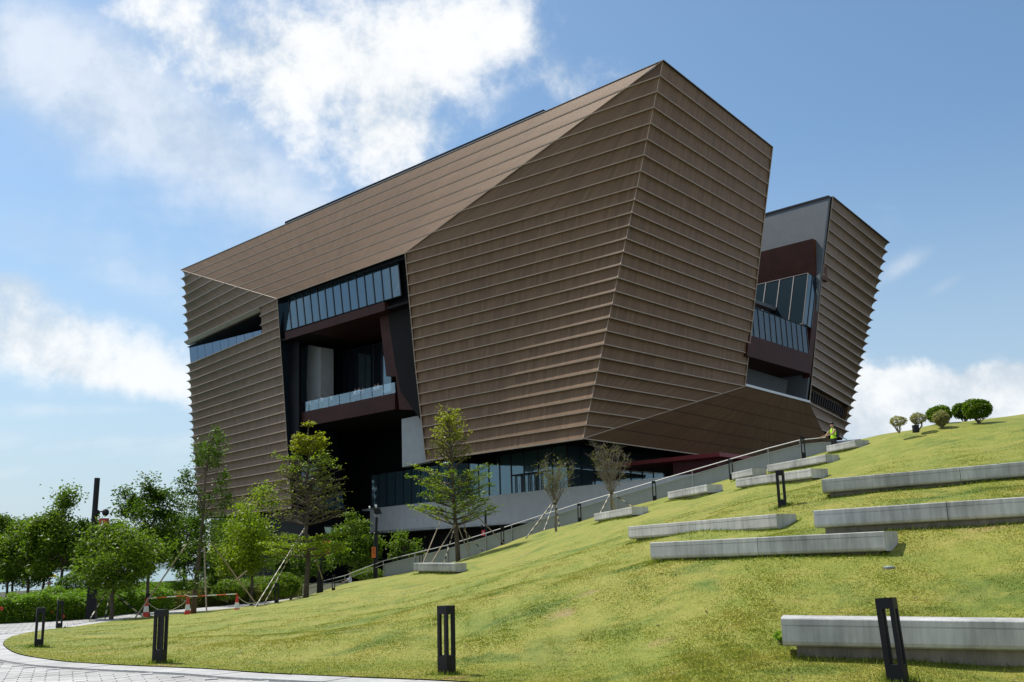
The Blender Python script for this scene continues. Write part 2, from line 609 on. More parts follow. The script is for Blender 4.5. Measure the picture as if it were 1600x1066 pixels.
def mk_concrete(name, col, streak=0.35):
    m = mat(name, col, 0.75, 0, 0.3)
    N, L, p = nodes_of(m)
    gm = N.new('ShaderNodeNewGeometry')
    mp = N.new('ShaderNodeMapping'); mp.inputs['Scale'].default_value = (7, 7, 0.7)
    L.new(gm.outputs['Position'], mp.inputs[0])
    n = N.new('ShaderNodeTexNoise'); n.inputs['Scale'].default_value = 1.2; n.inputs['Detail'].default_value = 6; n.inputs['Roughness'].default_value = 0.7
    L.new(mp.outputs[0], n.inputs['Vector'])
    n2 = N.new('ShaderNodeTexNoise'); n2.inputs['Scale'].default_value = 0.9; n2.inputs['Detail'].default_value = 5
    L.new(gm.outputs['Position'], n2.inputs['Vector'])
    a = N.new('ShaderNodeMath'); a.operation = 'ADD'
    L.new(n.outputs[0], a.inputs[0]); L.new(n2.outputs[0], a.inputs[1])
    r = N.new('ShaderNodeValToRGB')
    r.color_ramp.elements[0].position = 0.72; r.color_ramp.elements[1].position = 1.28
    r.color_ramp.elements[0].color = (*(c * (1 - streak) for c in col), 1)
    r.color_ramp.elements[1].color = (*(min(.9, c * (1 + streak * .5)) for c in col), 1)
    mm = N.new('ShaderNodeMapRange'); mm.inputs[2].default_value = 2.0
    L.new(a.outputs[0], mm.inputs[0])
    r.color_ramp.elements[0].position = 0.36; r.color_ramp.elements[1].position = 0.64
    L.new(mm.outputs[0], r.inputs[0])
    L.new(r.outputs[0], p.inputs['Base Color'])
    n3 = N.new('ShaderNodeTexNoise'); n3.inputs['Scale'].default_value = 45; n3.inputs['Detail'].default_value = 4
    L.new(gm.outputs['Position'], n3.inputs['Vector'])
    b = N.new('ShaderNodeBump'); b.inputs['Strength'].default_value = 0.25; b.inputs['Distance'].default_value = 0.01
    L.new(n3.outputs[0], b.inputs['Height']); L.new(b.outputs[0], p.inputs['Normal'])
    return m


def mk_stripe(name, c1, c2, period, axis=2):
    m = mat(name, c1, 0.5)
    N, L, p = nodes_of(m)
    tc = N.new('ShaderNodeTexCoord')
    sp = N.new('ShaderNodeSeparateXYZ'); L.new(tc.outputs['Object'], sp.inputs[0])
    d = N.new('ShaderNodeMath'); d.operation = 'DIVIDE'; d.inputs[1].default_value = period
    L.new(sp.outputs[axis], d.inputs[0])
    fr = N.new('ShaderNodeMath'); fr.operation = 'FRACT'; L.new(d.outputs[0], fr.inputs[0])
    g = N.new('ShaderNodeMath'); g.operation = 'GREATER_THAN'; g.inputs[1].default_value = 0.5
    L.new(fr.outputs[0], g.inputs[0])
    mx = N.new('ShaderNodeMix'); mx.data_type = 'RGBA'
    L.new(g.outputs[0], mx.inputs[0])
    mx.inputs[6].default_value = (*c1, 1); mx.inputs[7].default_value = (*c2, 1)
    L.new(mx.outputs[2], p.inputs['Base Color'])
    return m


# worn and lush places on the lawn: x, y, half length, half width, turn, strength
BARE_SPOTS = [(4.1, 11.1, 1.1, .16, -.25, .9), (5.6, 10.9, .8, .14, -.2, .7), (.75, 18.6, .45, .35, .2, .7), (-.9, 14.5, .28, .2, 0, .8), (-6.2, 18.0, .35, .2, 0, .8), (1.35, 19.6, .5, .3, .4, .6),
              (8.5, 17.6, 1.2, .5, .1, .45), (2.0, 15.0, .4, .3, 0, .4), (-.4, 12.6, .5, .3, .3, .4)]
LUSH_SPOTS = [(.2, 19.3, 1.3, .8, .1, .75), (-.6, 16.2, .9, .5, 0, .7), (9.5, 21.5, 2.4, .6, -.2, .8), (3.6, 19.2, 1.0, .4, 0, .6), (7.2, 14.6, 1.6, .9, .2, .55), (4.6, 14.0, .9, .6, 0, .5), (3.4, 12.0, .8, .3, 0, .6),
              (-3.4, 21.0, 1.4, .6, .2, .4), (-8.5, 22.5, 2.0, .7, .3, .4), (6.0, 33.0, 2.2, .8, -.3, .55), (2.6, 34.0, 2.6, .8, -.2, .5), (1.2, 13.2, .7, .4, 0, .45), (14.5, 26.0, 2.6, .9, 0, .4), (-2, 30, 2, 1, 0, .35)]

MT = dict(
    bronze=mk_bronze('bronze_sheet', (0.178, 0.102, 0.051), 0.26, 0.5),
    bronze_flat=mk_bronze('flat_bronze_sheet', (0.178, 0.102, 0.051), 0.22, 0.4),
    rib=mat('bronze_rib', (0.38, 0.28, 0.195), 0.5, 0.1, var=0.2, vscale=1.0),  # bronze lightened to stand for light caught along the lips
    groove=mat('dark_groove', (0.02, 0.016, 0.014), 0.7),
    coping=mat('coping_metal', (0.55, 0.55, 0.54), 0.4, 0.3),
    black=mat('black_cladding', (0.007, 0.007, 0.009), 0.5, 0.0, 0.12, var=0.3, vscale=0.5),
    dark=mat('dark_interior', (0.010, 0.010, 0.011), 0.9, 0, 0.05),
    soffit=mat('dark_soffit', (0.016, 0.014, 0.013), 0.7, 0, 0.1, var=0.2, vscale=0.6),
    rust=mat('weathered_brown_panel', (0.055, 0.015, 0.010), 0.6, 0.0, 0.2, var=0.35, vscale=0.7),
    rust_light=mat('orange_brown_panel', (0.095, 0.030, 0.012), 0.6, 0.0, 0.2, var=0.3, vscale=0.7),
    greywall=mk_concrete('grey_wall', (0.40, 0.41, 0.41), 0.12),
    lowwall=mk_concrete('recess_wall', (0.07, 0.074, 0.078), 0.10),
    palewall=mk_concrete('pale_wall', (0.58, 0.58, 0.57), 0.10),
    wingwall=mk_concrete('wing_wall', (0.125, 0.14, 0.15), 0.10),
    red=mat('red_canopy', (0.20, 0.014, 0.018), 0.5, var=0.15),
    darkred=mat('dark_red_wall', (0.09, 0.008, 0.01), 0.6, var=0.2),
    glass=mk_glass('blue_glass'),
    glass_blue=mk_glass('sky_blue_glass', (0.22, 0.34, 0.52), 0.04, 0.55),
    glass_dark=mk_glass('dark_glass', (0.14, 0.2, 0.25), 0.04, 0.4),
    glass_black=mk_glass('shaded_glass', (0.12, 0.2, 0.24), 0.25, 0.03, 0.0),
    glass_low=mk_glass('entrance_glass', (0.24, 0.34, 0.40), 0.05, 0.45, 0.08, (0.075, 0.145, 0.175)),  # base colour lightened in place of the sky reflection these panes miss
    clear=mk_clear('clear_glass'),
    mullion=mat('mullion_metal', (0.015, 0.017, 0.02), 0.4, 0.3),
    concrete=mk_concrete('bench_concrete', (0.50, 0.49, 0.475), 0.46),
    plinth=mk_concrete('bench_plinth', (0.25, 0.215, 0.165), 0.5),
    joint=mat('dark_joint', (0.10, 0.10, 0.10), 0.9),  # dark grey strip behind the gaps between wall panels
    ramp=mk_concrete('ramp_panel', (0.30, 0.31, 0.33), 0.10),
    steel=mat('brushed_steel', (0.40, 0.40, 0.41), 0.5, 0.7),
    iron=mat('black_painted_steel', (0.010, 0.011, 0.013), 0.55, 0.0, 0.25, var=0.25, vscale=6),
    paver=mk_concrete('pale_paver', (0.47, 0.46, 0.44), 0.34),
    paver_gap=mat('paver_joint', (0.36, 0.35, 0.33), 0.95, var=0.2),
    kerb=mk_concrete('kerb_stone', (0.47, 0.465, 0.45), 0.30),
    grass=mk_grass(),
    grass_blade=mk_grass('grass_blade', True),
    soil=mat('planting_soil', (0.055, 0.06, 0.025), 0.95, var=0.4, vscale=1.5, bump=0.6),
    bark=mat('tree_bark', (0.10, 0.075, 0.055), 0.9, var=0.4, vscale=6, bump=0.5),
    bark_pale=mat('pale_bark', (0.22, 0.18, 0.14), 0.9, var=0.4, vscale=6, bump=0.5),
    stake=mat('timber_stake', (0.34, 0.26, 0.17), 0.8, var=0.3, vscale=5),
    stake_stripe=mk_stripe('striped_stake', (0.42, 0.36, 0.2), (0.015, 0.015, 0.015), 0.28),
    leaf=mk_leaf('green_leaf', [(0.035, 0.070, 0.009), (0.080, 0.140, 0.013), (0.150, 0.215, 0.018)]),
    leaf_dark=mk_leaf('dark_leaf', [(0.022, 0.052, 0.009), (0.052, 0.098, 0.012), (0.10, 0.160, 0.016)]),
    leaf_light=mk_leaf('light_leaf', [(0.085, 0.145, 0.012), (0.16, 0.23, 0.016), (0.25, 0.30, 0.02)]),
    leaf_olive=mk_leaf('olive_leaf', [(0.05, 0.07, 0.014), (0.10, 0.115, 0.02), (0.16, 0.16, 0.028)]),
    leaf_yellow=mk_leaf('yellow_leaf', [(0.14, 0.17, 0.012), (0.24, 0.25, 0.016), (0.30, 0.29, 0.02)]),
    leaf_pale=mk_leaf('pale_variegated_leaf', [(0.10, 0.11, 0.04), (0.22, 0.20, 0.09), (0.36, 0.33, 0.19)]),
    hedge=mk_leaf('hedge_leaf', [(0.045, 0.10, 0.010), (0.10, 0.19, 0.014), (0.17, 0.27, 0.02)]),
    tuft=mk_leaf('tuft_blade', [(0.05, 0.10, 0.012), (0.11, 0.16, 0.02), (0.18, 0.20, 0.035)]),
    hedge_core=mat('twiggy_core', (0.02, 0.035, 0.008), 0.9, var=0.5, vscale=8),
    dry_leaf=mk_leaf('dry_leaf', [(0.05, 0.03, 0.015), (0.12, 0.075, 0.03), (0.30, 0.24, 0.13)]),
    flower=mat('red_flower', (0.62, 0.07, 0.04), 0.6),
    orange=mat('orange_banner', (0.72, 0.16, 0.03), 0.7),
    redban=mat('red_banner', (0.50, 0.02, 0.03), 0.7),
    ink=mat('banner_ink', (0.04, 0.015, 0.01), 0.8),
    gold=mat('banner_gold', (0.75, 0.42, 0.06), 0.7),
    cone_red=mat('cone_red', (0.62, 0.035, 0.02), 0.5),
    white=mat('white_plastic', (0.78, 0.78, 0.76), 0.5),
    tape=mk_stripe('orange_white_bar', (0.78, 0.76, 0.72), (0.75, 0.12, 0.02), 0.7, 0),
    rope=mat('pale_rope', (0.62, 0.55, 0.38), 0.8),
    skin=mat('skin', (0.42, 0.24, 0.16), 0.6),
    hair=mat('hair', (0.012, 0.010, 0.009), 0.5),
    hivis=mat('hi_vis_fabric', (0.50, 0.85, 0.02), 0.7),
    shirt=mat('white_shirt', (0.72, 0.72, 0.74), 0.8),
    shirt_pink=mat('pink_shirt', (0.55, 0.32, 0.34), 0.8),
    shirt_blue=mat('blue_shirt', (0.16, 0.22, 0.34), 0.8),
    trousers=mat('dark_trousers', (0.012, 0.012, 0.015), 0.8),
    bag=mat('dark_backpack', (0.012, 0.014, 0.022), 0.7),
    grey=mat('grey_fabric', (0.3, 0.3, 0.31), 0.8),
    yellow=mat('yellow_umbrella', (0.85, 0.66, 0.01), 0.6),
    lens=mat('light_lens', (0.28, 0.38, 0.35), 0.15, 0.0, 0.7),
    sea=mat('sea_water', (0.10, 0.26, 0.27), 0.12, 0.0, 0.5, var=0.15, vscale=0.02, bump=0.3, bscale=0.4),
    hill=mat('hill_green', (0.10, 0.14, 0.16), 0.95, var=0.2, vscale=0.005),
    roof=mat('roof_grey', (0.10, 0.10, 0.10), 0.9),
)

# ------------------------------------------------------------------ terrain
def zp(Y):
    return np.maximum(0.2 - 0.0139 * np.asarray(Y, float), -0.66)


def on_path(px, py):
    d = ray(px, py)
    # eye + d*t, z = 0.2 - .0139*y
    t = (0.2 - EYE[2]) / (d[2] + 0.0139 * d[1])
    q = EYE + d * t
    return q if q[1] < 61 else lv(px, py, -0.66)


EDGE_PX = [(760, 1070.5), (661, 1065), (537, 1060), (413, 1054), (330, 1048), (248, 1044), (124, 1037.6), (54, 1029), (20, 1020), (6, 1007),
           (20, 996), (62, 987), (124, 979.5), (180, 971), (260, 961), (330, 955), (400, 947), (440, 940), (480, 932.5)]
edge_w = [on_path(*p)[:2] for p in EDGE_PX]


def catmull(P, n):
    P = [np.asarray(p, float) for p in P]
    Q = [2 * P[0] - P[1]] + P + [2 * P[-1] - P[-2]]
    out = []
    for i in range(1, len(Q) - 2):
        for k in range(n):
            t = k / n
            a, b, c, d = Q[i - 1], Q[i], Q[i + 1], Q[i + 2]
            out.append(.5 * (2 * b + (c - a) * t + (2 * a - 5 * b + 4 * c - d) * t * t + (-a + 3 * b - 3 * c + d) * t ** 3))
    out.append(P[-1])
    return out


edge_c = catmull(edge_w, 8)

RAMP_PX = [  # x, rail top y, wall top y, grass line y, distance
    (478, 915, 925, 934, 63.5), (540, 899.5, 911, 911, 62.5), (600, 876.5, 883, 903, 61.2), (700, 852, 858, 882, 59), (760, 833.5, 840, 862, 57.8), (800, 820.5, 827, 846, 57),
    (905, 787, 794, 815, 54.5), (1023, 752.5, 760, 781, 52), (1143, 717.5, 725, 747, 50), (1200, 701, 708, 733, 49), (1250, 688, 696, 716, 48.2), (1290, 684, 691, 703, 47.6)]
ramp_g = [at(a, g, Y) for a, rt, wt, g, Y in RAMP_PX]

BENCH = [  # top front edge: px, py, distance; second px, py; depth; label
    ((1219, 966, 12.6), (1760, 973, 11.5), 0.62, 'long pale concrete bench nearest the camera, behind the tilted bollard'),
    ((1270, 798, 19.3), (1720, 768.5, 16.6), 0.65, 'long concrete bench cut off by the right edge, middle one of three'),
    ((1283, 749, 24.4), (1740, 709, 21.8), 0.65, 'long concrete bench cut off by the right edge, highest of three'),
    ((1015, 848, 20.3), (1381, 830, 17.2), 0.62, 'longest concrete bench lying fully in view, in mid lawn'),
    ((981, 823, 27.2), (1213, 803, 22.6), 0.62, 'concrete bench just uphill of the longest one fully in view'),
    ((646, 880, 41), (711, 880.3, 39.8), 0.75, 'short pale concrete bench at the foot of the staked tree by the ramp'),
    ((928, 803, 44.5), (987, 792, 41), 0.75, 'short concrete bench below the bare-crowned tree beside the ramp'),
    ((1043, 769, 44.5), (1104, 757, 41.2), 0.75, 'short concrete bench close to the ramp wall, right of two bare trees'),
    ((1149, 749, 39), (1267, 732, 35), 0.75, 'concrete bench crossed by a bollard in front of it'),
    ((1198, 727, 44), (1290, 710, 40.8), 0.75, 'concrete bench just below the one beside the man in the yellow vest'),
    ((1291, 697, 47), (1336, 687.5, 45), 0.75, 'topmost concrete bench beside the man in the yellow vest'),
    ((1143, 739, 46), (1175, 732, 44.4), 0.75, 'smallest concrete bench against the ramp wall'),
]


def bench_ends(A_, B_):
    a = at(*A_)
    if len(B_) == 3:
        b = at(*B_)
    else:
        b = lv(B_[0], B_[1], a[2])
    return a, b


CTRL = [(698, 1045, 14.6), (248, 1032, 18.2), (1392, 1066, 11.6), (1222, 793, 24.7),
(1400, 677, 42), (1460, 667, 41), (1550, 660, 40), (1600, 657, 39.5),
        (850, 900, 26), (900, 985, 17.5), (700, 950, 23), (560, 950, 31), (430, 985, 26), (330, 990, 27), (400, 952, 43), (550, 925, 48), (800, 870, 42)]
pts = [at(*c) for c in CTRL] + [np.array([x, y, float(zp(y))]) for x, y in edge_w] + ramp_g
for A_, B_, _d, _l in BENCH:
    for q in bench_ends(A_, B_):
        pts.append(np.array([q[0], q[1], q[2] - .44]))
pts += [np.array([30, 45, 7.7]), np.array([20, 56, 7.4]), np.array([34, 60, 7.6]), np.array([45, 40, 8.2]), np.array([30, 25, 5.8]), np.array([22, 12, 2.6]),
        np.array([12, 4, 0.3]), np.array([4, 5, -0.1]), np.array([34, 8, 3.2]), np.array([48, 20, 6.5]), np.array([0, 9.5, -0.02]), np.array([9, 8, 0.3])]
P = np.array(pts)
_n = len(P)


def _k(r2):
    return 0.5 * r2 * np.log(r2 + 1e-9)


_d2 = ((P[:, None, :2] - P[None, :, :2]) ** 2).sum(-1)
A = np.zeros((_n + 3, _n + 3))
A[:_n, :_n] = _k(_d2) + np.eye(_n) * 1.5
A[:_n, _n] = 1
A[:_n, _n + 1:] = P[:, :2]
A[_n, :_n] = 1
A[_n + 1:, :_n] = P[:, :2].T
_w = np.linalg.solve(A, np.concatenate([P[:, 2], np.zeros(3)]))


def tz(x, y):
    x = np.asarray(x, float); y = np.asarray(y, float)
    sh = np.broadcast(x, y).shape
    q = np.stack([np.broadcast_to(x, sh).ravel(), np.broadcast_to(y, sh).ravel()], 1)
    out = np.empty(len(q))
    for i in range(0, len(q), 20000):
        s = q[i:i + 20000]
        d2 = ((s[:, None] - P[None, :, :2]) ** 2).sum(-1)
        out[i:i + 20000] = _k(d2) @ _w[:_n] + _w[_n] + s @ _w[_n + 1:]
    return out.reshape(sh) if sh else float(out[0])


def ground(px, py, Y0=40):
    """where a sight line meets the lawn: walk out along it"""
    d = ray(px, py)
    ys = np.linspace(9, 75, 900)
    q = EYE[None] + d[None] * (ys / d[1])[:, None]
    h = q[:, 2] - tz(q[:, 0], q[:, 1])
    i = np.where((h[:-1] > 0) & (h[1:] <= 0))[0]
    if len(i) == 0:
        return at(px, py, Y0)
    i = i[0]
    return q[i]


# lawn outline: path edge, ramp foot, then round the back of the hill
outline = [tuple(p) for p in edge_c] + [(p[0], p[1]) for p in ramp_g[1:]] + [(20, 58), (36, 64), (60, 60), (62, 30), (60, 6), (30, 2), (6, 3.5), (0, 9.0)]
gx, gy = np.meshgrid(np.arange(-26, 62, 0.5), np.arange(3, 66, 0.5))
gxy = np.stack([gx.ravel(), gy.ravel()], 1)


def inside(poly, q):
    poly = np.asarray(poly, float)
    x, y = q[:, 0], q[:, 1]
    c = np.zeros(len(q), bool)
    j = len(poly) - 1
    for i in range(len(poly)):
        xi, yi = poly[i]; xj, yj = poly[j]
        with np.errstate(divide='ignore', invalid='ignore'):
            t = ((yi > y) != (yj > y)) & (x < (xj - xi) * (y - yi) / (yj - yi + 1e-12) + xi)
        c ^= t
        j = i
    return c


ins = inside(outline, gxy)
gin = gxy[ins]
vv = [Vector(p) for p in outline] + [Vector(p) for p in gin.tolist()]
res = delaunay_2d_cdt(vv, [(i, (i + 1) % len(outline)) for i in range(len(outline))], [], 1, 1e-4)
lv2 = np.array([(v.x, v.y) for v in res[0]])
lz = tz(lv2[:, 0], lv2[:, 1])
# small unevenness, fading out at the outline
ol = np.array(outline)


def bumps(x, y):
    return 0.05 * np.sin(0.9 * x + 1.3 * np.sin(0.5 * y)) * np.sin(0.7 * y + 0.4) + 0.03 * np.sin(2.1 * x + 0.7 * y) * np.sin(1.7 * y - 0.6 * x)


edge_np = np.array(edge_c)


def lawn_z(x, y):
    x = np.asarray(x, float); y = np.asarray(y, float)
    z = tz(x, y)
    d = np.full(x.shape, 1e9)
    for i in range(0, len(edge_np)):
        d = np.minimum(d, (x - edge_np[i, 0]) ** 2 + (y - edge_np[i, 1]) ** 2)
    w = np.clip(np.sqrt(d) / 3.0, 0, 1)
    w = w * w * (3 - 2 * w)
    ze = np.clip(0.2 - 0.0139 * y, -0.66, 1) + 0.035
    return ze * (1 - w) + np.maximum(z, np.where(w < 1, ze - .02, -9)) * w + bumps(x, y) * w


lz = lawn_z(lv2[:, 0], lv2[:, 1])
mb = MB()
mb.add(np.column_stack([lv2, lz]), [tuple(f) for f in res[2]])
lawn = tag(mb.build('lawn', MT['grass'], smooth=True), kind='structure')

# base ground under everything, and the sea with the far shore
mb = MB()
mb.add([(-14, -30, 0.2 - .0139 * -30 - 0.12), (60, -30, 0.5), (60, 61, -0.77), (-120, 61, -0.77), (-120, -30, 0.5)], [(0, 1, 2, 3, 4)])
mb.add([(-400, 61, -0.77), (400, 61, -0.77), (400, 330, -0.77), (-62, 330, -0.77), (-62, 120, -0.77), (-400, 120, -0.77)], [(0, 1, 2, 3, 4, 5)])
mb.prism([(-62, 120, -0.78), (-62, 330, -0.78), (-62.6, 330, -0.78), (-62.6, 120.6, -0.78), (-400, 120.6, -0.78), (-400, 120, -0.78)], (0, 0, -6))
tag(mb.build('ground', MT['soil']), kind='structure')
mb = MB()
mb.add([(-9000, 100, -5), (9000, 100, -5), (9000, 9000, -5), (-9000, 9000, -5)], [(0, 1, 2, 3)])
tag(mb.build('sea', MT['sea']), kind='structure')
mb = MB()
nx, ny = 160, 8
vs, fs = [], []
for j in range(ny + 1):
    for i in range(nx + 1):
        x = -6500 + 13000 * i / nx
        t = j / ny
        h = .5 * (60 + 55 * math.sin(x * .0011 + 1) + 30 * math.sin(x * .0031) + 18 * math.sin(x * .0083 + 2)) * math.sin(math.pi * t) ** 1.3
        vs.append((x, 3600 + 1500 * t, -5.5 + max(0, h)))
for j in range(ny):
    for i in range(nx):
        a = j * (nx + 1) + i
        fs.append((a, a + 1, a + nx + 2, a + nx + 1))
mb.add(vs, fs)
tag(mb.build('hills', MT['hill'], smooth=True), kind='structure')

# ------------------------------------------------------------------ path with pavers and kerb stones
def offset_curve(c, d):
    c = np.asarray(c)
    t = np.gradient(c, axis=0)
    t /= np.linalg.norm(t, axis=1)[:, None]
    nrm = np.column_stack([-t[:, 1], t[:, 0]])     # left of travel
    return c + nrm * d


SIDE = 1.0
_test = offset_curve(edge_c, 0.5)
if inside(outline, _test[len(_test) // 3:len(_test) // 3 + 1])[0]:
    SIDE = -1.0
KW = 0.62
e0 = offset_curve(edge_c, SIDE * 0.02)
e1 = offset_curve(edge_c, SIDE * KW)
FAR_PX = [(-160, 984), (0, 975), (100, 970), (140, 966), (200, 959), (345, 947), (410, 941), (475, 932.5), (520, 922)]
far_w = [on_path(*p)[:2] for p in FAR_PX]


def path_pt(x, y, dz=0.0):
    return (x, y, float(zp(y)) + dz)


poly = [(-34, -20), (-34, far_w[0][1])] + [tuple(p) for p in far_w] + [(-13, 70), (-9.3, 70), (-10.3, 62.6)] + [tuple(p) for p in e1[::-1][2:]] + [(8, 6), (10, -20)]
vv = [Vector(p) for p in poly]
pr = delaunay_2d_cdt(vv, [(i, (i + 1) % len(poly)) for i in range(len(poly))], [], 1, 1e-4)
mb = MB()
mb.add([path_pt(v.x, v.y, -0.012) for v in pr[0]], [tuple(f) for f in pr[2]])
path = tag(mb.build('path', MT['paver_gap']), kind='structure')

# kerb stones, one each metre along the lawn edge
arc = np.concatenate([[0], np.cumsum(np.linalg.norm(np.diff(e0, axis=0), axis=1))])
s = 0.0
while s < arc[-1] - 0.3:
    s2 = min(s + 1.2, arc[-1])
    ss_ = np.linspace(s + .012, s2 - .012, 3)
    a = [np.array([np.interp(q, arc, e0[:, 0]), np.interp(q, arc, e0[:, 1])]) for q in ss_]
    b = [np.array([np.interp(q, arc, e1[:, 0]), np.interp(q, arc, e1[:, 1])]) for q in ss_]
    mb = MB()
    dz = random.uniform(0.018, 0.026)
    top = [path_pt(*q, dz) for q in a] + [path_pt(*q, dz) for q in b[::-1]]
    bot = [path_pt(*q, -0.1) for q in a] + [path_pt(*q, -0.1) for q in b[::-1]]
    n = 6
    mb.add(top + bot, [tuple(range(n)) if SIDE < 0 else tuple(range(n))[::-1]] + [(i, (i + 1) % n, n + (i + 1) % n, n + i) for i in range(n)])
    mb.build('kerb_stone', MT['kerb'], path)
    s = s2
# pavers: rows across the path; the nearest 300 are pieces, the rest one mesh
PW, PL, ang = 0.20, 0.40, R(24)
ca, sa = math.cos(ang), math.sin(ang)
cand = []
out_poly = [tuple(p) for p in poly]
uu, vvv = np.meshgrid(np.arange(-140, 140), np.arange(-260, 260))
bu = (uu * PL + (vvv % 2) * PL / 2).ravel()
bv = (vvv * PW).ravel()
cxy = np.column_stack([bu * ca - bv * sa - 8, bu * sa + bv * ca + 20])
ok = (cxy[:, 1] > 10) & (cxy[:, 1] < 46) & (cxy[:, 0] > -27) & (cxy[:, 0] < 4)
cxy = cxy[ok]
cor = []
for dx, dy in ((-PL / 2, -PW / 2), (PL / 2, -PW / 2), (PL / 2, PW / 2), (-PL / 2, PW / 2)):
    cor.append(inside(out_poly, cxy + np.array([dx * ca - dy * sa, dx * sa + dy * ca])))
cxy = cxy[np.logical_and.reduce(cor)]
# in view of the photograph?
vx = cxy[:, 0]; vy = cxy[:, 1]
rel = np.column_stack([vx, vy, zp(vy)]) - EYE
dep = rel @ _f
sx = 800 + FPX * (rel @ _r) / dep
sy = 533 - FPX * (rel @ _u) / dep
seen = (sx > -30) & (sx < 1630) & (sy < 1080)
cxy = cxy[seen]
cxy = cxy[np.argsort(np.hypot(cxy[:, 0], cxy[:, 1]))]
pm = MB()
w2, l2 = PW / 2 - .006, PL / 2 - .006
pm.add([(-l2, -w2, -.02), (l2, -w2, -.02), (l2, w2, -.02), (-l2, w2, -.02), (-l2 + .004, -w2 + .004, 0), (l2 - .004, -w2 + .004, 0), (l2 - .004, w2 - .004, 0), (-l2 + .004, w2 - .004, 0)],
       [(4, 5, 6, 7), (0, 1, 5, 4), (1, 2, 6, 5), (2, 3, 7, 6), (3, 0, 4, 7)])
pme = pm.mesh('paver', MT['paver'])
tilt = math.atan(-0.0139)
rest = MB()
for i, (x, y) in enumerate(cxy):
    if i < 300:
        o = bpy.data.objects.new('paver', pme)
        COL.objects.link(o)
        o.parent = path
        o.location = path_pt(x, y, 0.003 + random.uniform(-.002, .002))
        o.rotation_euler = (tilt, 0, ang)
    else:
        z = 0.003 + random.uniform(-.002, .002)
        q = []
        for X, Y2, Z in pm.v:
            xx, yy = x + X * ca - Y2 * sa, y + X * sa + Y2 * ca
            q.append((xx, yy, float(zp(yy)) + Z + z))
        rest.add(q, pm.f)
if rest.v:
    rest.build('paving', MT['paver'], path)['kind'] = 'stuff'
mb = MB()   # far stretch of the path, too far for single pavers to show
farpoly = [tuple(p) for p in far_w[1:]] + [(-13, 70), (-9.3, 70), (-10.3, 62.6)] + [tuple(p) for p in e1[::-1][2:] if p[1] > 45.5] + [(-26, 45.8)]
vv = [Vector(p) for p in farpoly]
pr = delaunay_2d_cdt(vv, [(i, (i + 1) % len(farpoly)) for i in range(len(farpoly))], [], 1, 1e-4)
mb.add([path_pt(v.x, v.y, 0.004) for v in pr[0]], [tuple(f) for f in pr[2]])
mb.build('paving', MT['paver'], path)['kind'] = 'stuff'

# ------------------------------------------------------------------ museum building
LEVELS = [46.8 - 1.4625 * k for k in range(9)] + [35.1 - 1.2158 * k for k in range(1, 23)]   # rib heights, k = 0 the roof edge


def zk(k):
    k = float(k)
    i = int(math.floor(k))
    i = min(i, len(LEVELS) - 2)
    return LEVELS[i] + (LEVELS[i + 1] - LEVELS[i]) * (k - i)


def zk_left(k):          # the upper left facet tips outwards a little
    return zk(k) - max(0.0, 1.1 * (1 - k / 8))


def edge(knots, zk=zk):
    """straight run of rib ends through (k, px, py) knots; every rib is level"""
    ks = [q[0] for q in knots]
    ws = [lv(q[1], q[2], zk(q[0])) for q in knots]

    def fn(k):
        i = 0
        while i < len(ks) - 2 and k > ks[i + 1]:
            i += 1
        t = (zk(k) - zk(ks[i])) / (zk(ks[i + 1]) - zk(ks[i]))
        p = ws[i] + (ws[i + 1] - ws[i]) * t
        p[2] = zk(k)
        return p
    return fn


CORNER = edge([(0, 1036.5, 94), (8, 995.8, 291.8), (27, 911.3, 685.3)])
F1_LEFT = edge([(8, 633, 395.5), (18, 648.2, 565), (27, 665.6, 720)])
CREASE_T = edge([(0, 1036.5, 94), (8, 633, 395.5)])
CREASE_L = edge([(0, 282.2, 422), (8, 433, 467)], zk_left)
SIL_L = edge([(0, 282.2, 422), (8, 288.4, 534), (18, 296.0, 659), (27, 303, 771)], zk_left)
F4_RIGHT = edge([(8, 433, 467), (17, 442.5, 600), (27, 452, 748)])
F5_RIGHT = edge([(0, 1207.5, 230), (8, 1188.6, 388), (21, 1164, 603.7)])
CREASE_B = edge([(21, 1164, 603.7), (27, 911.3, 685.3)])
WING_L = edge([(0, 1301.5, 307), (8, 1283, 445.3), (21, 1264.7, 630)])
WING_R = edge([(0, 1390, 379), (8, 1363.5, 500.5), (18, 1337, 626), (23, 1323, 687)])
CREASE_W = edge([(21, 1264.7, 630), (23, 1284, 671.7)])


def unit(v):
    v = np.asarray(v, float)
    return v / np.linalg.norm(v)


def plan_dir(a, b):
    d = np.array([b[0] - a[0], b[1] - a[1], 0.0])
    return unit(d)


E1 = plan_dir(CORNER(20), F1_LEFT(20))       # along the left front, going away
E5 = plan_dir(CORNER(12), F5_RIGHT(12))      # along the right front, going away
N1 = np.array([E1[1], -E1[0], 0.0]);  N1 = N1 if N1 @ np.array([1, 1, 0]) > 0 else -N1   # inward
N5 = np.array([E5[1], -E5[0], 0.0]);  N5 = N5 if N5 @ np.array([-1, 1, 0]) > 0 else -N5
base0 = np.array([*CORNER(27)[:2], -0.7])
museum = thing('museum_building', 'huge bronze-clad museum with outward leaning ribbed walls behind the lawn', 'building', base0)


def mitre(d):
    A2 = np.array([[N1[0], N1[1]], [N5[0], N5[1]]])
    s = np.linalg.solve(A2, [d, d])
    return np.array([s[0], s[1], 0.0])


PV = [0, .04, .10, .20, .35, .5, .65, .8, .9, .96, 1.0]
PROF = list(zip(PV, [0, .45, .78, .98, .96, .80, .60, .36, .18, .07, 0]))
ARC = [math.sin(math.pi * v) ** .7 if 0 < v < 1 else 0.0 for v in PV]


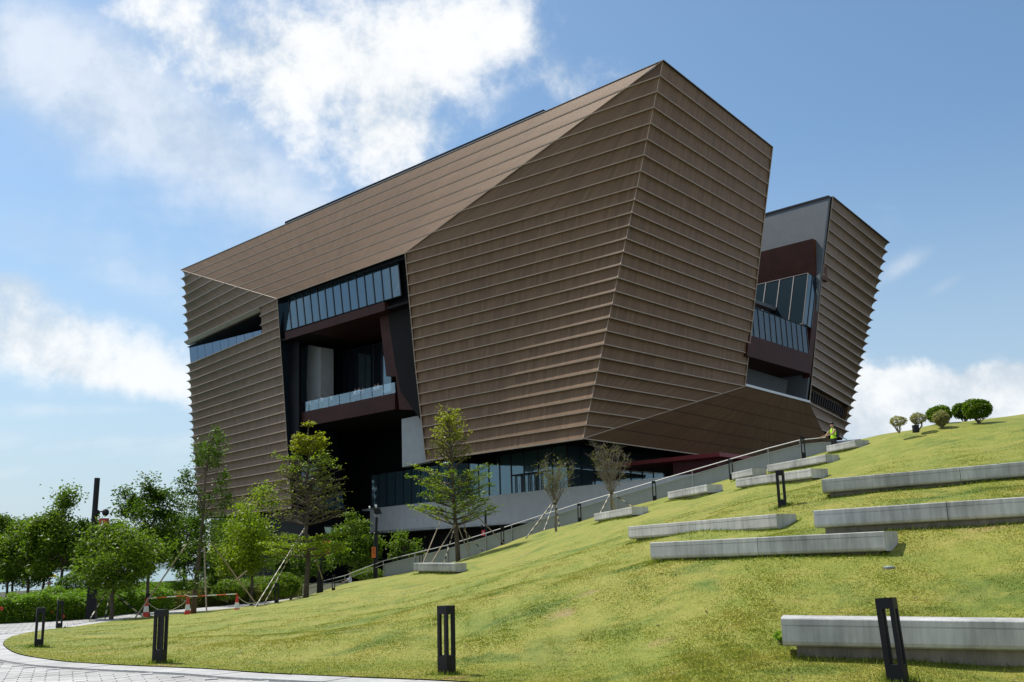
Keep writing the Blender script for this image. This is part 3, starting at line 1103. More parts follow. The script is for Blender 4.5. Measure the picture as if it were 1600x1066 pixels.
def band(Lf, Rf, k, k2, inL, inR, m, u0=0.0, u1=1.0, nu=8, uvrow=0, flat=False, name='cladding_band', arcL=False, arcR=False):
    a0, a1, b0, b1 = Lf(k), Rf(k), Lf(k2), Rf(k2)
    prof = [(0, 0), (1, 0)] if flat else PROF
    vs, uv, fs = [], [], []
    length = np.linalg.norm(a1 - a0)
    for i in range(nu + 1):
        u = u0 + (u1 - u0) * i / nu
        t, b = a0 + (a1 - a0) * u, b0 + (b1 - b0) * u
        for q, (v, d) in enumerate(prof):
            dL = ARC[q] if arcL and not flat else d
            dR = ARC[q] if arcR and not flat else d
            p = t + (b - t) * v + inL * (dL * (1 - u)) + inR * (dR * u)
            vs.append(p)
            uv.append((u * length, uvrow + 0.002 + 0.996 * (1 - v)))
    n = len(prof)
    for i in range(nu):
        for j in range(n - 1):
            fs.append((i * n + j, i * n + j + 1, (i + 1) * n + j + 1, (i + 1) * n + j))
    mb = MB()
    mb.add(vs, fs, uv)
    o = mb.build(name, m, museum)
    if not flat:
        for pl in o.data.polygons:
            pl.use_smooth = True
    return o


def rib(par, a, b, out, h=0.10, proud=0.06, ext=0.0, m=None, name='rib', along=None):
    """narrow level lip along a rib line"""
    d = unit(b - a)
    a, b = a - d * ext, b + d * ext
    up = np.array([0, 0, h]) if along is None else unit(along) * h
    o_ = out * proud
    mb = MB()
    vs = [a - o_ * .4 - up / 2, a + o_ - up / 2, a + o_ + up / 2, a - o_ * .4 + up / 2, b - o_ * .4 - up / 2, b + o_ - up / 2, b + o_ + up / 2, b - o_ * .4 + up / 2]
    mb.add(vs, [(0, 1, 5, 4), (1, 2, 6, 5), (2, 3, 7, 6), (3, 0, 4, 7), (3, 2, 1, 0), (4, 5, 6, 7)])
    return mb.build(name, m or MT['rib'], par)


DP = 0.20
row = 0
mit = mitre(DP)
z3 = np.zeros(3)
# front face left of the corner
for k in range(27):
    row += 1
    left = CREASE_T if k < 8 else F1_LEFT
    inl = N1 * (0.10 if k < 8 else DP * .75)
    o = band(left, CORNER, k, k + 1, inl, mit, MT['bronze'], nu=10, uvrow=row)
    rib(o, left(k + 1), CORNER(k + 1), -N1, ext=0.0 if k < 7 else 0.06)
# right face of the corner block
for k in range(27):
    row += 1
    right = F5_RIGHT if k < 21 else CREASE_B
    inr = N5 * (DP * .6 if k < 21 else 0.08)
    o = band(CORNER, right, k, k + 1, mit, inr, MT['bronze'], nu=10, uvrow=row)
    rib(o, CORNER(k + 1), right(k + 1), -N5, ext=0.04)
# upper left facet, flat sheets
nF2 = unit(np.cross(CREASE_L(8) - CREASE_L(0), CREASE_T(0) - CREASE_L(0)))
if nF2[1] > 0: nF2 = -nF2
for k in range(8):
    row += 1
    o = band(CREASE_L, CREASE_T, k, k + 1, z3, z3, MT['bronze_flat'], nu=6, uvrow=row, flat=True)
    if k < 7:
        rib(o, CREASE_L(k + 1), CREASE_T(k + 1), nF2, 0.13, 0.04)
# left end, upper dark facet
for k in range(8):
    row += 1
    o = band(SIL_L, CREASE_L, k, k + 1, N1 * .62, N1 * .06, MT['bronze'], nu=6, uvrow=row, arcL=True)
    rib(o, SIL_L(k + 1), CREASE_L(k + 1), -N1, ext=0.05)
# left end, lower face with the wedge-shaped window cut through its first three bands
SLIT_U = (406 - 288.4) / (433 - 288.4) * 1.06
for k in range(8, 30):
    row += 1
    u0 = 0.83 if k < 11 else 0.0
    o = band(SIL_L, F4_RIGHT, k, k + 1, N1 * .58, N1 * DP * .8, MT['bronze'], u0=u0, nu=6, uvrow=row, arcL=True)
    a, b = SIL_L(k + 1), F4_RIGHT(k + 1)
    if k < 10:
        a = a + (b - a) * 0.83
    rib(o, a, b, -N1, ext=0.08)
# underside of the corner block
FAR6 = {}
nF6 = unit(np.cross(CREASE_B(21) - CREASE_B(27), CREASE_W(23) - CREASE_B(27)))
if nF6[2] > 0: nF6 = -nF6


def F6_RIGHT(k):
    if k <= 23:
        return CREASE_W(k)
    return CREASE_W(23) + (CREASE_W(23) - CREASE_W(21)) * (k - 23) / 2 + E5 * 2.0 * (k - 23)


for k in range(21, 27):
    row += 1
    a0, b0 = CREASE_B(k), F6_RIGHT(k)
    o = band(CREASE_B, F6_RIGHT, k, k + 1, z3, z3, MT['bronze_flat'], nu=6, uvrow=row, flat=True, name='soffit_panel')
    if k < 26:
        rib(o, CREASE_B(k + 1), F6_RIGHT(k + 1), nF6, 0.16, 0.02, m=MT['groove'], name='groove', along=F6_RIGHT(22) - F6_RIGHT(23))
    else:
        rib(o, CREASE_B(k + 1), F6_RIGHT(k + 1), -N5, 0.10, 0.04)
# wing beyond the gap
for k in range(23):
    row += 1
    left = WING_L if k < 21 else CREASE_W
    if k in (19, 20):
        o = band(left, WING_R, k, k + 1, N5 * .2, N5 * .62, MT['bronze'], u0=0.86, nu=3, uvrow=row, arcR=True)
        if k == 20:
            rib(o, left(k + 1), WING_R(k + 1), -N5, ext=0.08)
        continue
    o = band(left, WING_R, k, k + 1, N5 * (DP * .8 if k < 21 else .08), N5 * .62, MT['bronze'], nu=6, uvrow=row, arcR=True)
    rib(o, left(k + 1), WING_R(k + 1), -N5, ext=0.08 if k < 18 else 0.0)
# louvred vent set back in the wing's lowest bands
v0, v1 = WING_L(19), WING_L(21)
w0_ = WING_L(19) + (WING_R(19) - WING_L(19)) * .86
w1_ = WING_L(21) + (WING_R(21) - WING_L(21)) * .86
mb = MB()
ins_ = N5 * 0.8
mb.quad(v0 + ins_, w0_ + ins_, w1_ + ins_, v1 + ins_)
mb.quad(v1 + ins_, w1_ + ins_, w1_, v1)
mb.quad(v0, w0_, w0_ + ins_, v0 + ins_)
mb.quad(w0_, w1_, w1_ + ins_, w0_ + ins_)
vent = mb.build('vent_recess', MT['bronze_flat'], museum)
for i in range(17):
    t = (i + 0.5) / 17
    a = v0 + (w0_ - v0) * t
    b = v1 + (w1_ - v1) * t
    a, b = a + (b - a) * .15, a + (b - a) * .7
    mb = MB()
    mb.prism([a + ins_ * .97, a + ins_ * .97 + E5 * .22, b + ins_ * .97 + E5 * .22, b + ins_ * .97], -N5 * .3)
    mb.build('louvre', MT['groove'], vent)


# lines of folded metal at the corners and creases
def trim(fn, ks, rad, name='corner_trim', inset=None, off=z3, m=None):
    mb = MB()
    pts_ = []
    for i, k in enumerate(ks):
        a, b = fn(k), fn(k + 1)
        for v, d in (PROF[:-1] if inset is not None else [(0, 0)]):
            pts_.append(a + (b - a) * v + (inset * d if inset is not None else 0) + off)
    pts_.append(fn(ks[-1] + 1) + off)
    mb.tube(pts_, rad, 5)
    return mb.build(name, m or MT['rib'], museum)


trim(CORNER, list(range(27)), 0.04, inset=mit)
trim(CREASE_T, list(range(8)), 0.05, 'crease_trim')
trim(CREASE_L, list(range(8)), 0.05, 'crease_trim')
trim(CREASE_B, list(range(21, 27)), 0.06, 'crease_trim')
trim(F1_LEFT, list(range(8, 27)), 0.06, 'edge_trim')
trim(F5_RIGHT, list(range(21)), 0.06, 'edge_trim')
trim(F4_RIGHT, list(range(8, 30)), 0.06, 'edge_trim')
trim(WING_L, list(range(21)), 0.06, 'edge_trim')
rib(museum, CREASE_L(8), F1_LEFT(8), -N1, .09, .08, name='rib')
rib(museum, F1_LEFT(27), CORNER(27), -N1, .16, .05, name='rib')

# roof edges and roof
TL, TC, TR = CREASE_L(0), CORNER(0), F5_RIGHT(0)
W0, W1 = WING_L(0), WING_R(0)
up1 = np.array([0, 0, 1.0])
for a, b, out in ((TL, TC, -N1), (TC, TR, -N5), (W0, W1, -N5)):
    d = unit(b - a)
    mb = MB()
    mb.prism([a + out * .05, b + out * .05, b - out * .5, a - out * .5], up1 * .05)
    mb.build('roof_coping', MT['coping'], museum)
    mb = MB()
    mb.prism([a + out * .03 - up1 * .09, b + out * .03 - up1 * .09, b - out * .3 - up1 * .09, a - out * .3 - up1 * .09], up1 * .085)
    mb.build('roof_edge', MT['groove'], museum)
TRb = TR + N5 * 40 - E5 * 0
TLb = TL + N1 * 60
far = TRb + N1 * 60
mb = MB()
dz_ = np.array([0, 0, -.35])
mb.prism([TL + dz_ + N1 * 1.0, TC + dz_ + (N1 + N5) * 1.0, TR + dz_ + N5 * 1.0, TR + N5 * 30 + dz_, TL + (TR - TC) + N1 * 22 + dz_, TL + N1 * 60 + dz_], -up1 * .4)
mb.build('roof', MT['roof'], museum)
mb = MB()
W0b = W0 + E1 * 55
mb.prism([W0 + dz_ + N5 * 1.0, W1 + dz_ + N5 * 1.0 - E5 * .8, W1 + E1 * 60 + dz_ - E5 * .8, W0b + dz_], -up1 * .4)
mb.build('roof', MT['roof'], museum)
# dark plant screen along the roof edge
pa = onp(445, 347.5, TL + N1 * 2.5, N1)
pb = onp(849, 170, TL + N1 * 2.5, N1)
pb[2] = pa[2] = (pa[2] + pb[2]) / 2
mb = MB()
mb.prism([np.array([*pa[:2], 46.2]), np.array([*pb[:2], 46.2]), np.array([*pb[:2], pb[2]]), np.array([*pa[:2], pa[2]])], N1 * 8)
mb.build('rooftop_screen', MT['black'], museum)

# closed core behind the sheets, so that nothing shows through
def back(fnL, fnR, ks, inset, name='backing_wall'):
    mb = MB()
    for k0, k1 in zip(ks[:-1], ks[1:]):
        a, b, c, d = fnL(k0), fnR(k0), fnR(k1), fnL(k1)
        mb.quad(a + inset, b + inset, c + inset, d + inset)
    return mb.build(name, MT['dark'], museum)


def reveal(fn, ks, inw, depth, m, name='reveal', d0=.05):
    mb = MB()
    for k0, k1 in zip(ks[:-1], ks[1:]):
        a, d = fn(k0), fn(k1)
        mb.quad(a + inw * d0, a + inw * depth, d + inw * depth, d + inw * d0)
    return mb.build(name, m, museum)


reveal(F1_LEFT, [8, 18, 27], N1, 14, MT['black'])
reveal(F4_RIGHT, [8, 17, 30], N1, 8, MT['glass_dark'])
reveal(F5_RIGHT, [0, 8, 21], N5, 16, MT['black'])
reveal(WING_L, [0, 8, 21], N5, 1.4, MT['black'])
reveal(SIL_L, [0, 8], N1, 40, MT['bronze_flat'], d0=.62)
reveal(SIL_L, [11, 18, 30], N1, 40, MT['bronze_flat'], d0=.62)
reveal(WING_R, [0, 8, 18, 23], N5, 40, MT['bronze_flat'], d0=.66)


def pl_quad(poly, p0, n, inset=0.0):
    """pixel outline laid on an upright plane"""
    return [onp(x, y, p0 + n * inset, n) for x, y in poly]


def panel(name, poly, p0, n, thick, m, par=None):
    q = pl_quad(poly, p0, n)
    mb = MB()
    mb.prism(q, n * thick)
    return mb.build(name, m, par or museum)


def glazing(tl, tr, br, bl, n, m, nrm, mull=0.09, pane_t=0.06, par=None, mull_d=0.12, rails=True, mm=None, cuts=None):
    """a run of separate panes between thin mullions"""
    tl, tr, br, bl = map(np.asarray, (tl, tr, br, bl))
    cuts = cuts if cuts is not None else [i / n for i in range(n + 1)]
    w = np.linalg.norm(tr - tl)
    g = mull / w / 2
    for c0, c1 in zip(cuts[:-1], cuts[1:]):
        a, b = tl + (tr - tl) * (c0 + g), tl + (tr - tl) * (c1 - g)
        d, c = bl + (br - bl) * (c0 + g), bl + (br - bl) * (c1 - g)
        mb = MB()
        mb.prism([a, b, c, d], nrm * pane_t)
        mb.build('window_pane', m, par or museum)
    for c0 in cuts:
        a, b = tl + (tr - tl) * (c0 - g), tl + (tr - tl) * (c0 + g)
        d, c = bl + (br - bl) * (c0 - g), bl + (br - bl) * (c0 + g)
        mb = MB()
        mb.prism([a - nrm * mull_d * .5, b - nrm * mull_d * .5, c - nrm * mull_d * .5, d - nrm * mull_d * .5], nrm * mull_d)
        mb.build('mullion', mm or MT['mullion'], par or museum)
    if rails:
        for a, b in ((tl, tr), (bl, br)):
            mb = MB()
            mb.tube([a, b], .07, 4)
            mb.build('window_rail', mm or MT['mullion'], par or museum)


# --- wedge window in the left end
pS = SIL_L(9)
nS = unit(np.array([*N1[:2], 0]))
sl_tl, sl_tr = SIL_L(8), SIL_L(8) + (F4_RIGHT(8) - SIL_L(8)) * .83
sl_bl, sl_br = SIL_L(11), SIL_L(11) + (F4_RIGHT(11) - SIL_L(11)) * .83
mb = MB()   # light fascia under the dark facet
mb.prism([sl_tl - up1 * .1 - N1 * .1, sl_tr - up1 * .1 - N1 * .1, sl_tr - up1 * .45 + N1 * .5, sl_tl - up1 * .45 + N1 * .5], N1 * .5)
mb.build('window_fascia', MT['rib'], museum)
mb = MB()
mb.quad(sl_tl - up1 * .8 + N1 * .4, sl_tr - up1 * .8 + N1 * .4, sl_tr - up1 * 1.0 + N1 * 7, sl_tl - up1 * 1.0 + N1 * 2.2)
mb.quad(sl_br + N1 * .2, sl_tr + N1 * .2, sl_tr + N1 * 7, sl_br + N1 * 7)
mb.quad(sl_bl + N1 * .2, sl_br + N1 * .2, sl_br + N1 * 7, sl_bl + N1 * 2.2)
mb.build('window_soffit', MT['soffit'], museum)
gtl = sl_tl - up1 * .85 + N1 * .9
gbl = sl_bl + N1 * .9 - up1 * .2
gtr = sl_tr - up1 * 1.0 + N1 * 6.0
gbr = sl_br + N1 * 6.0 - up1 * .2
glazing(gtl, gtr, gbr, gbl, 13, MT['glass_blue'], unit(np.cross(gtr - gtl, up1)), par=museum)
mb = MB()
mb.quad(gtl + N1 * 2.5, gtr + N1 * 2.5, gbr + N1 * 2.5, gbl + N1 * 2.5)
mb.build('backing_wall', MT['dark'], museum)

# --- big opening in the left front
P8, Q8 = F1_LEFT(8), F4_RIGHT(8)
EO = plan_dir(P8, Q8)
NO = np.array([EO[1], -EO[0], 0.0]); NO = NO if NO @ N1 > 0 else -NO


def opl(x, y, d):
    return onp(x, y, P8 + NO * d, NO)


G = [opl(440, 467.5, 1.0), opl(622, 406, 1.0), opl(627, 462, 1.0), opl(445, 518, 1.0)]
glazing(*G, 15, MT['glass'], NO, mull=.16)
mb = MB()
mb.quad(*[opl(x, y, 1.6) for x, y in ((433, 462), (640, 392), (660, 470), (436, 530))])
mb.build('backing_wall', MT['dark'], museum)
panel('opening_head', [(433, 467), (633, 396), (634, 404), (434, 471)], P8 + NO * .5, NO, .8, MT['black'])
panel('portal_beam', [(445, 519.5), (600, 471.5), (602, 485), (446, 531)], P8 + NO * .8, NO, 9, MT['rust'])
panel('portal_beam', [(600.3, 471.4), (628, 463.3), (630, 478), (602.3, 485)], P8 + NO * 1.7, NO, 1.5, MT['rust_light'])
panel('portal_leg', [(592, 488), (630, 478.3), (652, 640), (624, 640), (618, 588), (603.5, 588)], P8 + NO * 2.3, NO, 6, MT['rust'])
panel('portal_side', [(604, 478.5), (640, 470), (660, 660), (626, 612), (616, 560)], P8 + NO * 2.2, NO, .1, MT['soffit'])
# dark returns and rooms behind
panel('dark_panel', [(436, 531), (467, 531), (467, 800), (456, 800)], P8 + NO * 2.2, NO, .4, MT['black'])
panel('concrete_column', [(467, 536), (501, 543), (501, 660), (467, 660)], P8 + NO * 5, NO, 2, MT['greywall'])
zc = opl(445, 531, 0.8)[2]
mb = MB()
for a, b in (((436, 531), (660, 465)),):
    a_, b_ = opl(*a, .9), opl(*b, .9)
    a_[2] = b_[2] = zc - .05
    mb.prism([a_, b_, b_ + NO * 14, a_ + NO * 14], up1 * .3)
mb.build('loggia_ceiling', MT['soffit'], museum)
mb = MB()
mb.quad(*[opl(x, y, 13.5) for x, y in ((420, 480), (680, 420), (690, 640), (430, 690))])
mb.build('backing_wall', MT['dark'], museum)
gl = [opl(501, 556, 9), opl(612, 532, 9), opl(612, 612, 9), opl(501, 642, 9)]
glazing(gl[0], gl[0] + (gl[1] - gl[0]) * .52, gl[3] + (gl[2] - gl[3]) * .52, gl[3], 6, MT['glass_dark'], NO, mull=.22)
ml, mr = gl[0] + (gl[1] - gl[0]) * .525, gl[3] + (gl[2] - gl[3]) * .525
glazing(ml, gl[1], gl[2], mr, 4, MT['glass'], NO, mull=.16)
# balcony slab, balustrade
b0, b1 = opl(466, 668, 2.6), opl(617, 640, 2.6)
t0, t1 = opl(466, 646, 2.6), opl(617, 613.5, 2.6)
bz, tz_ = (b0[2] + b1[2]) / 2, (t0[2] + t1[2]) / 2
b0[2] = b1[2] = bz; t0[2] = t1[2] = tz_
mb = MB()
mb.prism([b0, b1, t1, t0], NO * 11)
slab = mb.build('balcony_slab', MT['rust'], museum)
mb = MB()
mb.quad(b0 - up1 * .03 + NO * .4, b1 - up1 * .03 + NO * .4, b1 - up1 * .03 + NO * 11, b0 - up1 * .03 + NO * 11)
mb.build('balcony_soffit', MT['soffit'], museum)
r0_, r1_ = opl(468, 630, 2.7), opl(617, 597.5, 2.7)
f0, f1 = t0 + NO * .1, t1 + NO * .1
rz_ = (r0_[2] + r1_[2]) / 2
r0_[2] = r1_[2] = rz_
NPB = 9
for i in range(NPB):
    a, b = i / NPB + .003, (i + 1) / NPB - .003
    mb = MB()
    mb.prism([f0 + (f1 - f0) * a, f0 + (f1 - f0) * b, r0_ + (r1_ - r0_) * b, r0_ + (r1_ - r0_) * a], NO * .03)
    mb.build('balustrade_pane', MT['clear'], museum)
for i in range(3):
    a, b = r1_ + NO * (i * 2.5 + .05), r1_ + NO * (i * 2.5 + 2.45)
    mb = MB()
    c, d = a.copy(), b.copy()
    c[2] = d[2] = tz_
    mb.prism([c, d, b, a], -unit(E1) * .03)
    mb.build('balustrade_pane', MT['clear'], museum)
BALC = (t0, t1, tz_)
# below the balcony
panel('dark_wall', [(440, 640), (690, 600), (690, 775), (440, 830)], P8 + NO * 16, NO, .3, MT['black'])
panel('pale_wall_panel', [(627.5, 655), (676, 645), (676, 720), (628.5, 730)], P8 + NO * 4, NO, .8, MT['greywall'])

# --- podium: glass ribbon, pale parapet band and the dark wall below
PB0, PB1 = lv(566, 797, 8.4), lv(990, 752, 8.4)
EB = plan_dir(PB1, PB0)
NB = np.array([EB[1], -EB[0], 0.0]); NB = NB if NB @ N1 > 0 else -NB


def bpl(x, y, d=0.0):
    return onp(x, y, PB1 + NB * d, NB)


def bz_at(x, d, z):      # the point on that plane under pixel column x at height z
    p = bpl(x, 700, d)
    return np.array([p[0], p[1], z])


end = PB1 - EB * 16
mb = MB()
zb_ = 5.2
for a, b in ((PB0, PB0 + (PB1 - PB0) * .34), (PB0 + (PB1 - PB0) * .3402, PB0 + (PB1 - PB0) * .68), (PB0 + (PB1 - PB0) * .6802, end)):
    a = np.array([*a[:2], zb_]); b = np.array([*b[:2], zb_])
    m2 = MB()
    m2.prism([a, b, b + up1 * 3.2, a + up1 * 3.2], NB * .35)
    m2.build('parapet_panel', MT['palewall'], museum)
    m2 = MB()
    m2.prism([a + up1 * 3.2 - NB * .04, b + up1 * 3.2 - NB * .04, b + up1 * 3.2 + NB * .4, a + up1 * 3.2 + NB * .4], up1 * .08)
    m2.build('parapet_coping', MT['palewall'], museum)
a, b = np.array([*PB0[:2], zb_]), np.array([*end[:2], zb_])
mb = MB()
mb.prism([a, b, b + NB * 9, a + NB * 9], up1 * .3)
mb.build('terrace_slab', MT['greywall'], museum)
# glazing of the ribbon: corner post under the leaning corner
zt, zb2, zlow = 13.1, 8.0, 4.2
gx = bz_at(886, 1.6, zt)
cols = [547, 555.6, 567.3, 580.5, 592.3, 604.6, 617.7, 630.3, 643, 657, 671, 685, 700, 715, 731, 747, 763, 780, 798, 818, 840, 862, 886]
q = [bz_at(x, 1.6, zt) for x in cols]
tot = np.linalg.norm(q[-1] - q[0])
cuts = [np.linalg.norm(p - q[0]) / tot for p in q]
dn = up1 * (zt - zb2)
ic = 2
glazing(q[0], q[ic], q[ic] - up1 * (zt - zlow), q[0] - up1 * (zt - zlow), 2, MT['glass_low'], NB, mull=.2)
tot2 = np.linalg.norm(q[-1] - q[ic])
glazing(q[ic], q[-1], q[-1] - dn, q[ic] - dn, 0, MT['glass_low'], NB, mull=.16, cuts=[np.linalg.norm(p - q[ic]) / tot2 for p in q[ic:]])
g2 = gx + E5 * 19
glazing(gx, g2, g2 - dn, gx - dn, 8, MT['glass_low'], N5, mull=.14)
# transom and entrance doors in the ribbon
for z_ in (10.6,):
    mb = MB()
    mb.tube([bz_at(798, 1.5, z_), bz_at(862, 1.5, z_)], .07, 4)
    mb.build('window_rail', MT['mullion'], museum)
for x0, x1 in ((803, 813), (814, 824), (826, 834), (835, 844)):
    a, b = bz_at(x0, 1.45, zb2), bz_at(x1, 1.45, zb2)
    mb = MB()
    hh = 2.55
    w_ = unit(b - a)
    for c, d, z0, z1 in ((a, a + w_ * .1, 0, hh), (b - w_ * .1, b, 0, hh), (a, b, hh - .12, hh), (a, b, .35, .5)):
        mb.prism([c + up1 * z0, d + up1 * z0, d + up1 * z1, c + up1 * z1], NB * .08)
    dr = mb.build('door', MT['mullion'], museum)
    mb = MB()
    h0 = a + w_ * np.linalg.norm(b - a) * .8 - NB * .08
    mb.tube([h0 + up1 * .9, h0 + up1 * 1.6], .03, 5)
    mb.build('handle', MT['steel'], dr)
mb = MB()
c0, c1, c2 = bz_at(460, 3.2, 0), bz_at(886, 3.2, 0), gx + E5 * 40
c1 = gx + NB * 1.4 + N5 * 1.2
c2 = c1 + E5 * 40
for a, b in ((c0, c1), (c1, c2)):
    a = np.array([*a[:2], -0.8]); b = np.array([*b[:2], -0.8])
    mb.quad(a, b, b + up1 * 14.2, a + up1 * 14.2)
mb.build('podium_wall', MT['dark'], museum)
mb = MB()      # soffit over the recess
a, b = np.array([*F1_LEFT(27)[:2], zt + .05]), np.array([*CORNER(27)[:2], zt + .05])
c = b + E5 * 45
a, b, c = a + N1 * .95, b + mitre(.95), F6_RIGHT(27) * np.array([1, 1, 0]) + up1 * (zt + .05) + N5 * 2.5
mb.prism([a, b, c, c + N5 * 25, a + N1 * 30], up1 * .3)
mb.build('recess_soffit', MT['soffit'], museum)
mb = MB()
for p_, q_ in ((F1_LEFT(27), CORNER(27)), (CORNER(27), F6_RIGHT(27))):
    a, b = p_.copy(), q_.copy()
    a[2] = b[2] = 12.0
    first = abs((b - a) @ E1) > abs((b - a) @ E5)
    mt_ = mitre(.9)
    a, b = (a + N1 * .9, b + mt_) if first else (a + mt_, b + N5 * .9)
    mb.quad(a, b, b + up1 * 1.2, a + up1 * 1.2)
mb.build('fascia', MT['black'], museum)
# undercroft wall, upright sheets
for i in range(26):
    a = PB0 + (PB1 - PB0) * (i / 26) * 1.2 + NB * 2.6
    b = PB0 + (PB1 - PB0) * ((i + .94) / 26) * 1.2 + NB * 2.6
    mb = MB()
    a[2] = b[2] = -.8
    mb.prism([a, b, b + up1 * 6.0, a + up1 * 6.0], NB * .2)
    mb.build('wall_panel', MT['soffit'], museum)
mb = MB()
qa, qb = SIL_L(30).copy(), F4_RIGHT(30).copy()
for k_, z0 in ((qa, 0), (qb, 0)):
    k_[2] = -.8
h_ = SIL_L(30)[2] + .6
mb.prism([qa + N1 * 2.5, qb + N1 * 2.5, qb + N1 * 2.5 + up1 * h_, qa + N1 * 2.5 + up1 * h_], N1 * 20)
mb.build('podium_wall', MT['black'], museum)

# --- recess between the corner block and the wing
RC = onp(1269.5, 373, F5_RIGHT(8) + N5 * 1.5, N5)      # outer top corner of the brown box


def rpl(x, y, d=0.0):
    return onp(x, y, RC + N5 * d, N5)


def wpl(x, y, p0):       # plane across the wing's side, parallel to the left front
    return onp(x, y, p0, N1)


we = [WING_L(k) - E5 * .62 + N5 * .25 for k in (0, 21)]
mb = MB()
mb.prism([we[0] - up1 * .2, we[0] - up1 * .2 + E1 * 26, we[1] + E1 * 26, we[1]], E5 * .4)
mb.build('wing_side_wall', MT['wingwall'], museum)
mb = MB()
mb.prism([we[0] - up1 * .25, we[0] - up1 * .25 + E1 * 26, we[0] + up1 * .04 + E1 * 26, we[0] + up1 * .04], -E5 * .12)
mb.build('roof_edge', MT['groove'], museum)
mb = MB()
mb.quad(we[0] + E5 * .02, WING_L(0) + N5 * .25, WING_L(21) + N5 * .25, we[1] + E5 * .02)
mb.build('gap_panel', MT['black'], museum)
# brown box
zb3 = rpl(1263, 426.5)[2]
ztop = RC[2]
e_end = rpl(1287.5, 383)
L5 = (e_end - RC) @ E5
cA = RC.copy(); cA[2] = zb3
mb = MB()
pA, pB = RC, RC + E5 * L5
pC, pD = RC + E5 * L5 + E1 * 22, RC + E1 * 22
mb.prism([np.array([*p[:2], zb3]) for p in (pA, pB, pC, pD)], up1 * (ztop - zb3))
mb.build('brown_box', MT['rust'], museum)
mb = MB()
mb.prism([pA - N5 * .06 - up1 * .02, pB - N5 * .06 - up1 * .02, np.array([*pB[:2], zb3]) - N5 * .06, np.array([*pA[:2], zb3]) - N5 * .06], N5 * .05)
mb.build('brown_box_face', MT['rust_light'], museum)
# corner glass below the box
gA, gB = rpl(1263, 427), rpl(1276.5, 433.5)
gC, gD = rpl(1267.5, 513), rpl(1254.5, 506)
glazing(gA, gB, gC, gD, 2, MT['glass'], N5, mull=.16)
panel('portal_leg', [(1277, 433.5), (1288, 384), (1284, 440), (1266, 590), (1263, 560), (1268, 513)], RC + N5 * .05, N5, 1.0, MT['rust'])
g1 = gA + E1 * 14
g2_ = gD + E1 * 14
glazing(gA, g1, g2_, gD, 7, MT['glass_black'], E5, mull=.12)
# balcony: fascia, balustrade, recess below
ff = [rpl(1170, 521.5), rpl(1265, 555), rpl(1266, 587), rpl(1167, 553)]
ff[1] = rpl(1265, 555); ft = (ff[0][2] + ff[1][2]) / 2; fb = (ff[2][2] + ff[3][2]) / 2
for i, z_ in ((0, ft), (1, ft), (2, fb), (3, fb)):
    ff[i][2] = z_
mb = MB()
mb.prism(ff, N5 * 7)
mb.build('balcony_fascia', MT['rust'], museum)
ra, rb_ = ff[0].copy() + N5 * .1, ff[1].copy() + N5 * .1
rt = rpl(1266, 512.5)[2]
tA, tB = ra.copy(), rb_.copy()
tA[2] = tB[2] = rt
glazing(tA, tB, rb_, ra, 11, MT['glass_dark'], N5, mull=.10, mm=MT['mullion'])
mb = MB()
s0, s1 = rpl(1165, 462, 4.0), rpl(1222, 486, 4.0)
s1[2] = s0[2]
mb.prism([s0, s1, s1 - up1 * .45, s0 - up1 * .45], N5 * 1)
mb.build('inner_balcony', MT['wingwall'], museum)
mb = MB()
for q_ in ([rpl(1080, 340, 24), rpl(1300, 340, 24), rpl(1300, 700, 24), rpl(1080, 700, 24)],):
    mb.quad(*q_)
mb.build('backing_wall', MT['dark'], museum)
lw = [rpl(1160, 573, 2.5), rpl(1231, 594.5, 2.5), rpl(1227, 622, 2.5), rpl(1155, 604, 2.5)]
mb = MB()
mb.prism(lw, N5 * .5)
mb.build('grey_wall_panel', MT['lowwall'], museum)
la, lb = F5_RIGHT(21), WING_L(21)
mb = MB()
d_ = unit(lb - la)
mb.prism([la - N5 * .15, lb - N5 * .15, lb + N5 * .7, la + N5 * .7], up1 * .28)
mb.build('ledge', MT['coping'], museum)
mb = MB()
mb.quad(la, lb, lb + N5 * 8, la + N5 * 8)
mb.build('recess_floor', MT['soffit'], museum)

# --- red canopy at the entrance under the overhang
rd0, rd1 = at(1056, 718, 104), at(1124, 706, 96)
rdz = 11.6
ca_ = np.array([*at(1124, 706.5, 96)[:2], 0]); 
zc1, zc0 = at(1124, 706.5, 96)[2], at(1124, 713, 96)[2]
mb = MB()
A0 = np.array([*at(1124, 706.5, 96)[:2], zc0])
mb.prism([A0, A0 + E5 * 16, A0 + E5 * 16 + E1 * 14, A0 + E1 * 14], up1 * (zc1 - zc0))
mb.build('entrance_canopy', MT['red'], museum)
mb = MB()
w0 = A0 + E1 * 1.5 + E5 * 2
w0[2] = 3
mb.prism([w0, w0 + E5 * 14, w0 + E5 * 14 + up1 * (zc0 - 3), w0 + up1 * (zc0 - 3)], N5 * 5)
mb.build('entrance_wall', MT['darkred'], museum)

